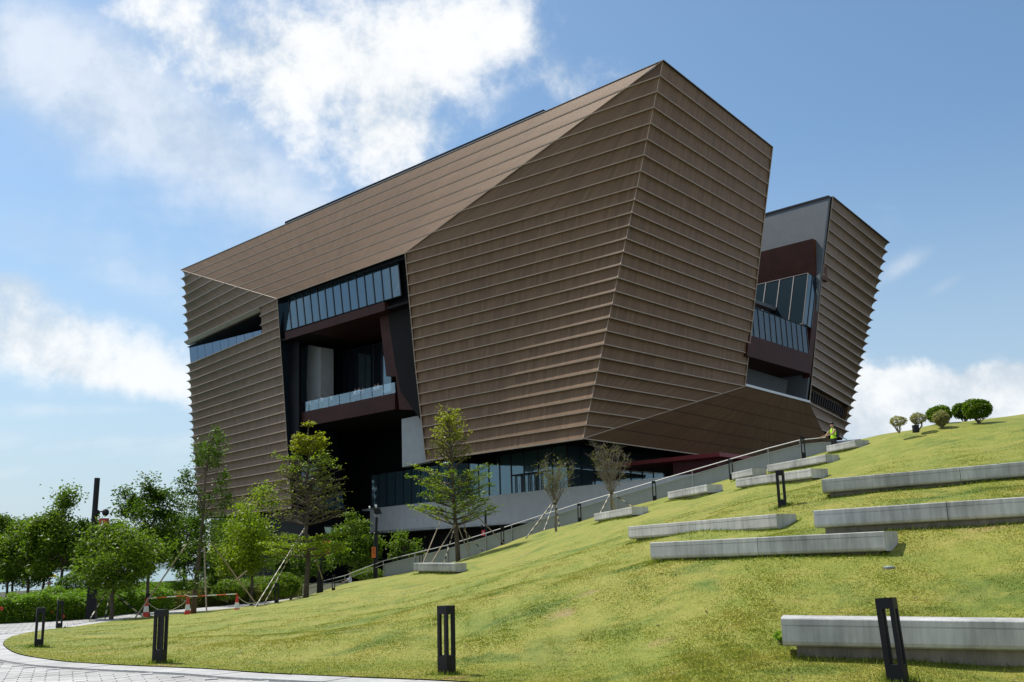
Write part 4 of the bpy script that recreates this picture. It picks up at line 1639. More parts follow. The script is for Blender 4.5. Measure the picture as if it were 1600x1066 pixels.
# ------------------------------------------------------------------ ramp with handrails
WALLTOP = [at(a, wt, Y) for a, rt, wt, g, Y in RAMP_PX]
RAILTOP = [at(a, rt, Y) for a, rt, wt, g, Y in RAMP_PX]
ramp = thing('ramp_wall', 'grey panelled ramp wall with steel handrails climbing behind the lawn', 'ramp', (*ramp_g[4][:2], 0))
nb = []
for i in range(2, len(RAMP_PX) - 1):
    a, b = WALLTOP[i], WALLTOP[i + 1]
    d = unit((b - a) * [1, 1, 0])
    n_ = np.array([-d[1], d[0], 0])
    n_ = n_ if n_[1] > 0 else -n_
    ln = np.linalg.norm((b - a)[:2])
    npn = max(1, round(ln / 2.6))
    for j in range(npn):
        p, q = a + (b - a) * (j / npn), a + (b - a) * ((j + 1) / npn)
        p, q = p + d * .012, q - d * .012
        g = min(ramp_g[i][2], ramp_g[i + 1][2]) - 1.2
        mb = MB()
        mb.prism([np.array([p[0], p[1], -.9]), np.array([q[0], q[1], -.9]), q, p], n_ * .25)
        mb.build('wall_panel', MT['ramp'], ramp)
    mb = MB()
    mb.prism([np.array([*a[:2], -1]) + n_ * .05, np.array([*b[:2], -1]) + n_ * .05, b + n_ * .05 - up1 * .03, a + n_ * .05 - up1 * .03], n_ * .1)
    mb.build('wall_joint', MT['joint'], ramp)
    nb.append(n_)
# rails: a top and a lower tube on posts
for off, rad in ((0.0, .026), (-.22, .020)):
    mb = MB()
    pts_ = [p + np.array([0, 0, off]) - np.array([0.03, .08, 0]) for p in RAILTOP]
    mb.tube(pts_, rad, 6)
    mb.build('handrail', MT['steel'], ramp)
for i in range(len(RAMP_PX) - 1):
    a, b = RAILTOP[i] - np.array([.03, .08, 0]), RAILTOP[i + 1] - np.array([.03, .08, 0])
    ga, gb = (WALLTOP[i], WALLTOP[i + 1]) if i >= 2 else (ramp_g[i], ramp_g[i + 1])
    npn = max(1, round(np.linalg.norm((b - a)[:2]) / 2.6))
    for j in range(npn):
        t = j / npn
        p = a + (b - a) * t
        z0 = (ga + (gb - ga) * t)[2] - (.75 if i >= 2 else .5)
        mb = MB()
        mb.tube([np.array([p[0], p[1], z0]), p], .022, 5)
        mb.build('rail_post', MT['steel'], ramp)
mb = MB()   # ramp deck behind the parapet
for i in range(2, len(RAMP_PX) - 1):
    a, b = WALLTOP[i] - up1 * .95, WALLTOP[i + 1] - up1 * .95
    n_ = nb[i - 2]
    mb.quad(a + n_ * .25, b + n_ * .25, b + n_ * 2.6, a + n_ * 2.6)
    mb.quad(a + n_ * 2.6, b + n_ * 2.6, np.array([*(b + n_ * 2.6)[:2], -1]), np.array([*(a + n_ * 2.6)[:2], -1]))
mb.build('ramp_deck', MT['paver_gap'], ramp)
# end frame of the handrail, and the landing wall at the top
a = RAILTOP[-2] + (RAILTOP[-1] - RAILTOP[-2]) * .55
LANDEND = at(1345, 686, 46.6)
a, b = WALLTOP[-1], LANDEND
mb = MB()
mb.prism([np.array([a[0], a[1], 2]), np.array([b[0], b[1], 2]), b, a], np.array([-.1, .25, 0]))
mb.build('landing_wall', MT['ramp'], ramp)

# ------------------------------------------------------------------ concrete benches
BENCH_BASE = []
for (A_, B_, dep_, lab) in BENCH:
    a, b = bench_ends(A_, B_)
    d = unit(b - a)
    n_ = unit(np.array([-d[1], d[0], 0]))
    n_ = n_ if n_[0] * d[0] + n_[1] * d[1] + (n_ @ np.array([.3, 1, 0])) > 0 else -n_
    L_ = np.linalg.norm(b - a)
    H_ = .33
    t = thing('concrete_bench', lab, 'bench', (*((a + b) / 2)[:2], a[2] - .45), 'concrete benches set into the lawn')
    nseg = max(1, round(L_ / 2.9))
    for j in range(nseg):
        p, q = a + d * (L_ * j / nseg + .006), a + d * (L_ * (j + 1) / nseg - .006)
        # cross-section with a slightly eased top edge, a shadow groove and a rounded foot
        sec = [(0.012, 0), (0, -.012), (0, -.078), (.012, -.082), (.012, -.090), (0, -.094), (0, -.27), (.02, -.31), (.06, -H_), (dep_ - .06, -H_), (dep_ - .02, -.31),
               (dep_, -.27), (dep_, -.094), (dep_ - .012, -.090), (dep_ - .012, -.082), (dep_, -.078), (dep_, -.012), (dep_ - .012, 0)]
        mb = MB()
        v1 = [p + n_ * x + up1 * z for x, z in sec]
        v2 = [q + n_ * x + up1 * z for x, z in sec]
        m_ = len(sec)
        mb.add(v1 + v2, [tuple(range(m_)), tuple(range(m_, 2 * m_))[::-1]] + [(i, m_ + i, m_ + (i + 1) % m_, (i + 1) % m_) for i in range(m_)])
        mb.build('bench_block', MT['concrete'], t)
    mb = MB()
    p, q = a + d * .16 + n_ * .14, b - d * .16 + n_ * .14
    lo = min(float(tz(p[0], p[1])), float(tz(q[0], q[1])), a[2] - .5) - .3
    c4 = [p, q, q + n_ * (dep_ - .28), p + n_ * (dep_ - .28)]
    mb.add([np.array([*c[:2], lo]) for c in c4] + [c - up1 * (H_ + .002) for c in c4], [(3, 2, 1, 0), (4, 5, 6, 7), (0, 1, 5, 4), (1, 2, 6, 5), (2, 3, 7, 6), (3, 0, 4, 7)])
    mb.build('plinth', MT['plinth'], t)
    BENCH_BASE.append((a, b, n_, dep_))

# ------------------------------------------------------------------ bollards
def bollard_proto(label, loc):
    t = thing('bollard_light', label, 'bollard', loc, 'black slotted bollard lights')
    W_, H_, T_ = .2, .95, .052
    o = np.asarray(loc, float)
    for x in (-1, 1):
        for y in (-1, 1):
            mb = MB()
            mb.box(o + [x * (W_ - T_) / 2, y * (W_ - T_) / 2, .2], T_, T_, .62)
            mb.build('upright', MT['iron'], t)
    mb = MB()
    mb.box(o + [0, 0, -.25], W_, W_, .45)
    mb.build('base_block', MT['iron'], t)
    mb = MB()
    mb.box(o + [0, 0, .82], W_, W_, .12)
    mb.box(o + [0, 0, .94], W_ - .006, W_ - .006, .006)
    mb.build('cap', MT['iron'], t)
    return t


BOLL = [((1404, 1067), 11.6, 14, 'nearest bollard light, tilted, in front of the long bench at lower right', .95),
        ((698, 1045), 14.6, 49, 'bollard light standing alone in the middle of the front lawn', .93),
        ((249, 1032), 18.2, -12, 'bollard light on the lawn near the kerb, left of centre', .93),
        ((60, 1012), 24.0, 29, 'bollard light at the rounded tip of the lawn', .96),
        ((92, 983), 33, 28, 'bollard light across the path tip, in front of the hedge', .97),
        ((230, 964), 43, 20, 'bollard light beside the traffic cone and propped timber stake', 1.0),
        ((1223, 793), 24.7, -22, 'bollard light in mid slope between the benches', .95),
        ((432, 944), 46, 14, 'bollard light at the path edge by the bush', .97),
        ((658, 882), 57, 6, 'bollard light behind the short bench at the ramp foot', .97),
        ((785, 835), 54.5, 2, 'bollard light at the ramp, beside the leaning pale stake', .97),
        ((906, 815), 52, -4, 'bollard light at the ramp between the two bare trees', .97),
        ((1023, 781), 50, -8, 'bollard light at the ramp wall left of the smaller benches', .97),
        ((1143, 747), 48, -13, 'bollard light at the ramp wall beside the smallest bench', .97),
        ((1256, 714), 46, -17, 'bollard light at the top of the ramp near the handrail end', .97),
        ((521, 924), 58, 10, 'bollard light at the lower end of the handrail', .97)]
bproto = None
BPOS = []
for (px, py), Y, rz, lab, sc in BOLL:
    p = ground(px, py, Y) if Y < 40 else at(px, py, Y)
    if Y >= 40:
        p[2] = min(p[2], float(tz(p[0], p[1])) + .1) if Y > 46 else p[2]
    BPOS.append(p)
    if bproto is None:
        bproto = bollard_proto(lab, p)
        c = bproto
        c.rotation_euler[2] = R(rz)
    else:
        c = dup(bproto, p, lab, R(rz))
    c.scale = (sc,) * 3
bproto.rotation_euler = (R(-2.5), R(-3.5), R(-34))

# recessed ground lights
for i, (px, py, lab) in enumerate(((1200, 976, 'round glass ground light at the left end of the nearest bench'), (1389, 887, 'round glass ground light on the slope below the middle benches'))):
    p = ground(px, py)
    t = thing('ground_light', lab, 'ground light', p, 'round lights set in the lawn')
    mb = MB(); mb.tube([p - up1 * .1, p + up1 * .008], .10, 16); mb.build('housing', MT['plinth'], t)
    mb = MB(); mb.ball(p + up1 * .009, .085, .085, .02, 12); mb.build('lens', MT['lens'], t)

# ------------------------------------------------------------------ trees and shrubs
def leaf_mesh(name, centers, size, m, parent, up=.6, aspect=.5, seed=0):
    rg = np.random.default_rng(seed)
    n = len(centers)
    nr = rg.normal(size=(n, 3)); nr[:, 2] = np.abs(nr[:, 2]) + up
    nr /= np.linalg.norm(nr, axis=1)[:, None]
    t = rg.normal(size=(n, 3))
    t -= nr * (t * nr).sum(1)[:, None]
    t /= np.linalg.norm(t, axis=1)[:, None]
    b = np.cross(nr, t)
    L_ = size * rg.uniform(.65, 1.25, n)[:, None]
    Wd = L_ * aspect
    droop = nr * L_ * .12
    v = np.stack([centers - t * L_ * .5, centers + b * Wd * .5 + droop, centers + t * L_ * .5 - droop, centers - b * Wd * .5 + droop], 1).reshape(-1, 3)
    org = np.asarray(ORG[parent.name])
    me = bpy.data.meshes.new(name)
    me.vertices.add(4 * n)
    me.vertices.foreach_set('co', (v - org).astype(np.float32).ravel())
    me.loops.add(4 * n)
    me.loops.foreach_set('vertex_index', np.arange(4 * n, dtype=np.int32))
    me.polygons.add(n)
    me.polygons.foreach_set('loop_start', np.arange(0, 4 * n, 4, dtype=np.int32))
    me.polygons.foreach_set('loop_total', np.full(n, 4, dtype=np.int32))
    me.update(calc_edges=True)
    me.materials.append(m)
    o = bpy.data.objects.new(name, me)
    COL.objects.link(o)
    o.parent = parent
    ORG[o.name] = tuple(org)
    return o


def wob(a, b, n, amp, rg):
    a, b = np.asarray(a, float), np.asarray(b, float)
    L_ = np.linalg.norm(b - a)
    out = []
    for i in range(n + 1):
        t = i / n
        p = a + (b - a) * t
        if 0 < i < n:
            p = p + rg.normal(size=3) * amp * L_
        out.append(p)
    return out


def leafy_tree(label, base, ctr, rx, rz, leaf='leaf', nclump=46, per=110, size=.17, trunk_r=.09, seed=1, extra=None, group='leafy trees along the path', lean=0.0):
    rg = np.random.default_rng(seed)
    base = np.asarray(base, float)
    ctr = np.asarray(ctr, float)
    t = thing('leafy_tree', label, 'tree', base, group)
    mb = MB()
    fork = base + (ctr - base) * np.array([.55, .55, .0]) + up1 * max(.5, (ctr[2] - rz * .85 - base[2]))
    top = ctr + up1 * rz * .6
    mb.tube(wob(base - up1 * .2, fork, 4, .02, rg) + wob(fork, top, 4, .03, rg)[1:], [trunk_r * 1.15, trunk_r, trunk_r * .9, trunk_r * .85, trunk_r * .8, trunk_r * .6, trunk_r * .45, trunk_r * .3, trunk_r * .12], 7)
    cl = []
    for i in range(nclump):
        while True:
            q = rg.uniform(-1, 1, 3)
            r_ = np.linalg.norm(q)
            if .25 < r_ < 1:
                break
        q = q / r_ * r_ ** .55
        c = ctr + q * [rx, rx, rz] * rg.uniform(.78, 1.12)
        cl.append(c)
    if extra:
        cl += [np.asarray(e, float) for e in extra]
    for i, c in enumerate(cl):
        if i % 2 == 0 or i >= nclump:
            s0 = fork + (top - fork) * rg.uniform(.05, .8)
            mb.tube(wob(s0, c, 3, .05, rg), [trunk_r * .35, trunk_r * .25, trunk_r * .15, trunk_r * .05], 4, caps=False)
    mb.build('trunk', MT['bark'], t, smooth=True)
    P_ = []
    for c in cl:
        n = int(per * 2.0 * rg.uniform(.5, 1.4))
        sg = rx * rg.uniform(.11, .21)
        P_.append(c + rg.normal(size=(n, 3)) * [sg, sg, sg * .75])
    P_ = np.concatenate(P_)
    o = leaf_mesh('crown', P_, size, MT[leaf], t, seed=seed)
    return t


def zg(Y):
    return float(zp(Y))


def px_tree(label, bx, Y, cx, cy_top, cy_bot, half, leaf, seed, **kw):
    """tree given by its outline in the photograph, standing at distance Y"""
    s_ = Y / FPX
    b = at(bx, 900, Y); b[2] = zg(Y)
    ctr = at(cx, (cy_top + cy_bot) / 2, Y)
    rz = (at(cx, cy_top, Y)[2] - at(cx, cy_bot, Y)[2]) / 2
    return leafy_tree(label, b, ctr, half * s_, rz * .92, leaf, seed=seed, **kw)


px_tree('broad dark green tree in front of the tall black mast', 176, 42, 186, 815, 925, 64, 'leaf', 3, nclump=44, per=110, size=.17)
t_ = px_tree('tall green tree right of the black mast, top against the sky', 232, 49, 236, 760, 905, 52, 'leaf_dark', 4, nclump=50, per=100, size=.18,
             extra=[at(232, 752, 49), at(195, 770, 49), at(270, 772, 49), at(205, 790, 49)])
px_tree('green tree with one upright shoot, left of the black mast', 97, 53, 100, 795, 905, 52, 'leaf', 5, nclump=50, per=110, size=.19,
        extra=[at(103, 785, 53), at(107, 772, 53), at(104, 778, 53), at(98, 790, 53)])
px_tree('green tree second from the left edge, rounded top', 45, 58, 46, 805, 915, 42, 'leaf', 6, nclump=44, per=110, size=.19)
px_tree('green tree cut off by the left edge', -8, 60, -4, 798, 915, 36, 'leaf_dark', 7, nclump=36, per=110, size=.19)
px_tree('dark tree filling the gap behind the mast', 140, 64, 142, 805, 910, 42, 'leaf_dark', 8, nclump=40, per=110, size=.2)
px_tree('dark green tree behind the slender pole tree', 285, 60, 292, 800, 905, 44, 'leaf_dark', 9, nclump=42, per=100, size=.19)
px_tree('bright yellow-green tree in front of the ribbed left wall', 395, 58, 392, 790, 905, 54, 'leaf_light', 10, nclump=54, per=110, size=.18,
        extra=[at(412, 768, 58), at(405, 778, 58), at(372, 792, 58), at(425, 785, 58)])
px_tree('green tree between the pole tree and the bright tree', 345, 63, 348, 820, 915, 40, 'leaf', 12, nclump=38, per=100, size=.19)
px_tree('green round tree left of the floodlight post', 566, 68, 554, 814, 893, 37, 'leaf', 13, nclump=42, per=110, size=.19, extra=[at(548, 806, 66)])
px_tree('thin green tree right of the floodlight post', 640, 70, 632, 826, 895, 26, 'leaf', 14, nclump=20, per=70, size=.19)
px_tree('dark green low tree behind the layered tree', 455, 64, 470, 850, 905, 40, 'leaf_dark', 15, nclump=28, per=100, size=.19)
px_tree('green tree between the two leftmost rounded trees', 70, 63, 72, 812, 915, 40, 'leaf', 17, nclump=40, per=110, size=.19)
px_tree('green tree behind the left edge, taller than the hedge behind it', 14, 66, 14, 806, 915, 44, 'leaf', 18, nclump=42, per=110, size=.19)
px_tree('small dark tree behind the hedge at far left', 20, 70, 22, 850, 915, 50, 'leaf_dark', 16, nclump=34, per=100, size=.2)


def layered_tree(label, base, tiers, top, seed, trunk_r=.1, bark='bark', size=.13, lean=(0, 0)):
    """straight leader with whorls of level branches; tiers: (height, reach, branches, leaves per branch, leaf material, rise)"""
    rg = np.random.default_rng(seed)
    base = np.asarray(base, float)
    t = thing('layered_tree', label, 'tree', base, 'layered young trees with timber stakes')
    mb = MB()
    tip = base + up1 * top + np.array([lean[0], lean[1], 0])
    lead = wob(base - up1 * .2, tip, 8, .006, rg)
    mb.tube(lead, [trunk_r * (1.1 - i / 8) + .012 for i in range(9)], 7)
    groups = {}
    for (h, reach, nb_, nl, lm, rise) in tiers:
        o = base + (tip - base) * (h / top)
        off = rg.uniform(0, 6.28)
        for i in range(nb_):
            an = off + 6.283 * i / nb_ + rg.normal() * .18
            L_ = reach * rg.uniform(.7, 1.08)
            d = np.array([math.cos(an), math.sin(an), rise * rg.uniform(.6, 1.3)])
            e = o + d * L_
            mid = o + d * L_ * .5 + up1 * L_ * -.03
            br = [o, mid, e]
            mb.tube(br, [trunk_r * .28, trunk_r * .17, trunk_r * .05], 4, caps=False)
            for j in range(9):
                tt = rg.uniform(.25, 1.0)
                s0 = o + (e - o) * tt
                side = np.array([-d[1], d[0], 0]) * (1 if j % 2 else -1)
                fw = unit(side * rg.uniform(.4, 1.0) + np.array([d[0], d[1], rg.uniform(0.0, .35)]))
                e2 = s0 + fw * L_ * rg.uniform(.18, .42) * (1.15 - .6 * tt)
                mb.tube([s0, e2], [trunk_r * .09, trunk_r * .03], 3, caps=False)
                k = max(1, int(nl * 1.7 / 9 * rg.uniform(.6, 1.4)))
                tt2 = rg.uniform(.25, 1.1, (k, 1))
                groups.setdefault(lm, []).append(s0 + (e2 - s0) * tt2 + rg.normal(size=(k, 3)) * [.09, .09, .045] + up1 * .03)
    mb.build('trunk', MT[bark], t, smooth=True)
    for i, (lm, P_) in enumerate(groups.items()):
        leaf_mesh('crown', np.concatenate(P_), size, MT[lm], t, up=1.0, aspect=.55, seed=seed + i)
    return t


def stakes(t, tops_feet, rad=.028):
    for (a, b, m) in tops_feet:
        mb = MB()
        mb.tube([a, b], rad, 6)
        mb.build('stake', MT[m], t)


# layered tree at the path end
Yl = 50.0
b = at(478, 934, Yl)
sY = Yl / FPX
tiers = [(60 * sY, 76 * sY, 9, 110, 'leaf_light', .18), (70 * sY, 72 * sY, 9, 110, 'leaf_light', .14), (82 * sY, 56 * sY, 8, 80, 'leaf_light', .2)]
for h in range(108, 205, 8):
    t_ = (h - 108) / 97
    tiers.append((h * sY, (74 - 30 * t_ + 7 * math.sin(h)) * sY, 7, 13 + 13 * t_, 'leaf_olive' if t_ < .7 else 'leaf_light', (.36 - .04 * t_)))
tiers += [(214 * sY, 26 * sY, 9, 70, 'leaf_yellow', .7), (224 * sY, 27 * sY, 9, 70, 'leaf_yellow', .6), (234 * sY, 22 * sY, 8, 60, 'leaf_yellow', .6), (262 * sY, 10 * sY, 5, 18, 'leaf_yellow', .3)]
T1 = layered_tree('tall layered tree with a bright yellow-green tip, before the dark opening', b, tiers, 270 * sY, 21, .12)
a = at(476, 822, Yl)
stakes(T1, [(a + [0, .3, 0], at(395, 955, Yl - 5), 'stake_stripe'), (a + [0, .4, 0], at(412, 945, Yl - 2.5), 'stake_stripe'), (a, at(504, 905, Yl + 1.5), 'stake')])
# layered tree beside the ramp
Y2 = 51.0
b = at(716, 868, Y2)
b[2] = float(tz(b[0], b[1]))
sY = Y2 / FPX
tiers = []
for h in range(54, 132, 9):
    t_ = (h - 54) / 78
    tiers.append((h * sY, (70 - 16 * t_ + 9 * math.sin(h * 1.3)) * sY, 8, 38, 'leaf' if int(h) % 2 else 'leaf_light', .36 - .08 * t_))
for h in range(140, 226, 8):
    t_ = (h - 140) / 86
    tiers.append((h * sY, (38 - 22 * t_ + 4 * math.sin(h)) * sY, 6, 20, 'leaf_olive' if t_ < .35 else 'leaf_yellow', .9))
T2 = layered_tree('layered tree propped by six stakes in front of the glass ribbon', b, tiers, 244 * sY, 33, .11, lean=(-.45, 0))
a = at(713, 815, Y2)
stakes(T2, [(at(690, 810, Y2 - 1), at(660, 882, Y2 - 4), 'stake'), (a, at(673, 882, Y2 - 3.4), 'stake'), (a, at(694, 879, Y2 - 2), 'stake_stripe'),
            (a, at(733, 868, Y2 - .6), 'stake'), (at(722, 806, Y2), at(734, 860, Y2 + .8), 'stake'), (a, at(754, 861, Y2 - .4), 'stake_stripe'), (at(736, 797, Y2), at(789, 851, Y2 - .5), 'stake')])


def vase_tree(label, base, h_fork, top, spread, nleaf, seed, leaf='leaf_olive', nstem=13):
    rg = np.random.default_rng(seed)
    base = np.asarray(base, float)
    t = thing('vase_tree', label, 'tree', base, 'small vase-shaped trees by the ramp')
    mb = MB()
    fork = base + up1 * h_fork
    mb.tube(wob(base - up1 * .15, fork, 3, .02, rg), [.075, .065, .06, .05], 6)
    P_ = []
    for i in range(nstem):
        an = 6.283 * i / nstem + rg.normal() * .25
        r_ = spread * rg.uniform(.35, 1.0)
        e = base + np.array([math.cos(an) * r_, math.sin(an) * r_, top * rg.uniform(.8, 1.0) - (r_ / spread) * .25 * top * .3])
        st = wob(fork - up1 * rg.uniform(0, .2), e, 4, .04, rg)
        mb.tube(st, [.028, .022, .016, .01, .004], 4, caps=False)
        for j in range(13):
            k = rg.integers(1, 4)
            s0 = st[k] + (st[k + 1] - st[k]) * rg.uniform(0, 1)
            e2 = s0 + rg.normal(size=3) * [.28, .28, .1] + up1 * rg.uniform(.15, .45)
            mb.tube([s0, e2], [.008, .0035], 3, caps=False)
            for q in range(3):
                e3 = s0 + (e2 - s0) * rg.uniform(.4, 1) + rg.normal(size=3) * [.12, .12, .06] + up1 * .12
                mb.tube([s0 + (e2 - s0) * .6, e3], [.0055, .003], 3, caps=False)
            n = rg.poisson(nleaf / (nstem * 13))
            if n:
                P_.append(s0 + (e2 - s0) * rg.uniform(.2, 1.1, (n, 1)) + rg.normal(size=(n, 3)) * .09)
    mb.build('trunk', MT['bark_pale'], t)
    leaf_mesh('crown', np.concatenate(P_), .10, MT[leaf], t, seed=seed)
    return t


Y3 = 50.5
b = at(869, 822, Y3); b[2] = float(tz(b[0], b[1]))
s3 = Y3 / FPX
T3 = vase_tree('small vase-shaped tree with olive leaves and striped stakes at the ramp', b, 42 * s3, 112 * s3, 36 * s3, 900, 41)
a = b + up1 * 48 * s3
stakes(T3, [(a, at(822, 841, Y3 - 2), 'stake_stripe'), (a, at(850, 829, Y3 - 1.5), 'stake_stripe'), (a, at(874, 822, Y3 - 1), 'stake_stripe')], .03)
b = at(956, 799, 48.5); b[2] = float(tz(b[0], b[1]))
T4 = vase_tree('small nearly bare vase-shaped tree behind the short bench at the ramp', b + np.array([0, 0, 0]), 32 * s3, 106 * s3, 31 * s3, 330, 43, nstem=15)
a = b + up1 * 33 * s3
stakes(T4, [(a, at(938, 802, 47.5), 'stake_stripe'), (a, at(988, 792, 47), 'stake_stripe'), (a, at(961, 797, 49.5), 'stake')], .03)

# slender tall tree by the cones
Y5 = 44.0
b = at(302, 957, Y5)
rg = np.random.default_rng(5)
T5 = thing('pole_tree', 'tall slender tree with a leaning trunk and wispy leaf tufts by the cones', 'tree', b)
lead = [b - up1 * .2, at(306, 915, Y5), at(312, 860, Y5), at(318, 800, Y5), at(321, 740, Y5), at(328, 700, Y5), at(338, 664, Y5)]
mb = MB()
mb.tube(lead, [.13, .11, .085, .06, .045, .028, .01], 7)
P_ = []
tuft = [(338, 672, 6), (336, 684, 9), (344, 690, 8), (325, 700, 10), (312, 697, 8), (315, 708, 10), (330, 712, 12), (342, 707, 8), (322, 722, 12), (336, 722, 8), (310, 720, 8),
        (290, 740, 7), (284, 752, 7), (298, 752, 8), (293, 764, 8), (306, 770, 8), (347, 752, 7), (352, 742, 5), (342, 766, 9), (330, 780, 9), (356, 776, 7), (352, 790, 9), (284, 770, 6), (300, 790, 9),
        (310, 800, 10), (330, 806, 11), (345, 812, 10), (290, 815, 8), (325, 830, 10), (340, 845, 9), (305, 850, 8), (288, 870, 6), (330, 870, 8), (316, 900, 8), (285, 900, 7), (300, 915, 7)]
for (x, y, r_) in tuft:
    c = at(x, y, Y5 + rg.uniform(-.6, .6))
    hh = rg.uniform(14, 30) * Y5 / FPX
    zt_ = max(b[2] + 1.0, c[2] - hh)
    j = min(range(len(lead)), key=lambda i: abs(lead[i][2] - zt_))
    mb.tube(wob(lead[j], c, 3, .06, rg), [.024, .016, .01, .004], 4, caps=False)
    s_ = r_ * Y5 / FPX
    n = int(34 + r_ * 9)
    P_.append(c + rg.normal(size=(n, 3)) * [s_ * .75, s_ * .75, s_ * .6])
mb.build('trunk', MT['bark'], T5, smooth=True)
leaf_mesh('crown', np.concatenate(P_), .14, MT['leaf_dark'], T5, seed=50)
a = at(316, 838, Y5)
stakes(T5, [(at(292, 850, Y5 - .8), at(211, 966, Y5 - 3), 'stake'), (at(319, 855, Y5 - .7), at(323, 963, Y5 - 2.2), 'stake'), (at(329, 847, Y5 + .4), at(404, 949, Y5 + 1.6), 'stake'),
            (at(366, 908, Y5), at(386, 892, Y5), 'stake')], .03)
# loose striped stakes of the tree in front of the mast
b = at(176, 967, 42)
stakes(bpy.data.objects['leafy_tree'], [(at(166, 925, 41.6), at(137, 974, 39.8), 'stake_stripe'), (at(171, 930, 41.6), at(164, 968, 40.6), 'stake_stripe'), (at(176, 925, 42.5), at(226, 966, 42), 'stake_stripe')], .028)


def shrub(name, label, base, rx, rz, leaf, seed, n=2600, size=.08, stem=.3, bark='bark_pale', group=None, nst=9, cat='bush'):
    rg = np.random.default_rng(seed)
    base = np.asarray(base, float)
    t = thing(name, label, cat, base, group)
    c = base + up1 * (stem + rz)
    mb = MB()
    for i in range(nst):
        an = 6.283 * i / nst + rg.normal() * .2
        e = c + np.array([math.cos(an) * rx * .75, math.sin(an) * rx * .75, rg.uniform(-.4, .4) * rz])
        mb.tube(wob(base - up1 * .05, e, 3, .05, rg), [.022, .018, .012, .005], 4, caps=False)
    mb.build('stem', MT[bark], t)
    d = rg.normal(size=(n, 3)); d /= np.linalg.norm(d, axis=1)[:, None]
    lump = 1 + .08 * np.sin(5 * d[:, 0] + seed) + .07 * np.sin(7 * d[:, 1] + 2 * d[:, 2] * 4)
    r_ = rg.uniform(.55, 1.0, n) ** .5 * lump
    P_ = c + d * r_[:, None] * [rx, rx, rz]
    P_ = P_[P_[:, 2] > base[2] + stem * .55]
    leaf_mesh('foliage', P_, size, MT[leaf], t, seed=seed)
    return t


YS = 40.0
sS = YS / FPX


def hill_base(px, py, Y):
    p = at(px, py, Y)
    p[2] = float(tz(p[0], p[1])) - .02
    return p


shrub('round_bush', 'large round dark green clipped bush at the right end of the hilltop row', at(1529, 660, 40), 21 * sS, 16 * sS, 'leaf', 61, 5200, .09, 5 * sS, 'bark', 'bushes on the hilltop', cat='bush')
shrub('round_bush', 'dark green bush half hidden behind the largest round bush', at(1508, 661, 42.5), 18 * sS, 14 * sS, 'leaf_dark', 62, 3600, .09, 6 * sS, 'bark', 'bushes on the hilltop')
shrub('round_bush', 'round dark green bush with a pale bush in front of it', at(1470, 665, 42), 20 * sS, 15 * sS, 'leaf', 63, 4200, .09, 3 * sS, 'bark', 'bushes on the hilltop')
shrub('pale_bush', 'pale variegated bush in front of a round green one', at(1472, 668, 40), 13 * sS, 12 * sS, 'leaf_pale', 64, 2200, .075, 2 * sS, group='bushes on the hilltop')
shrub('pale_bush', 'pale grey-green bush beside the small black box', at(1436, 670, 40), 13 * sS, 9 * sS, 'leaf_pale', 65, 1100, .075, 7 * sS, group='bushes on the hilltop')
shrub('pale_bush', 'pale bush with bare stems, first of the hilltop row', at(1405, 675, 40), 13 * sS, 8 * sS, 'leaf_pale', 66, 900, .075, 9 * sS, group='bushes on the hilltop')
p = at(1431, 672, 39.5)
t = thing('planter_box', 'small black box at the foot of a pale hilltop bush', 'box', p)
mb = MB(); mb.box(p - up1 * .1, .2, .2, .26); mb.build('box', MT['iron'], t)
mb = MB(); mb.box(p + up1 * .16, .22, .22, .03); mb.build('lid', MT['iron'], t)


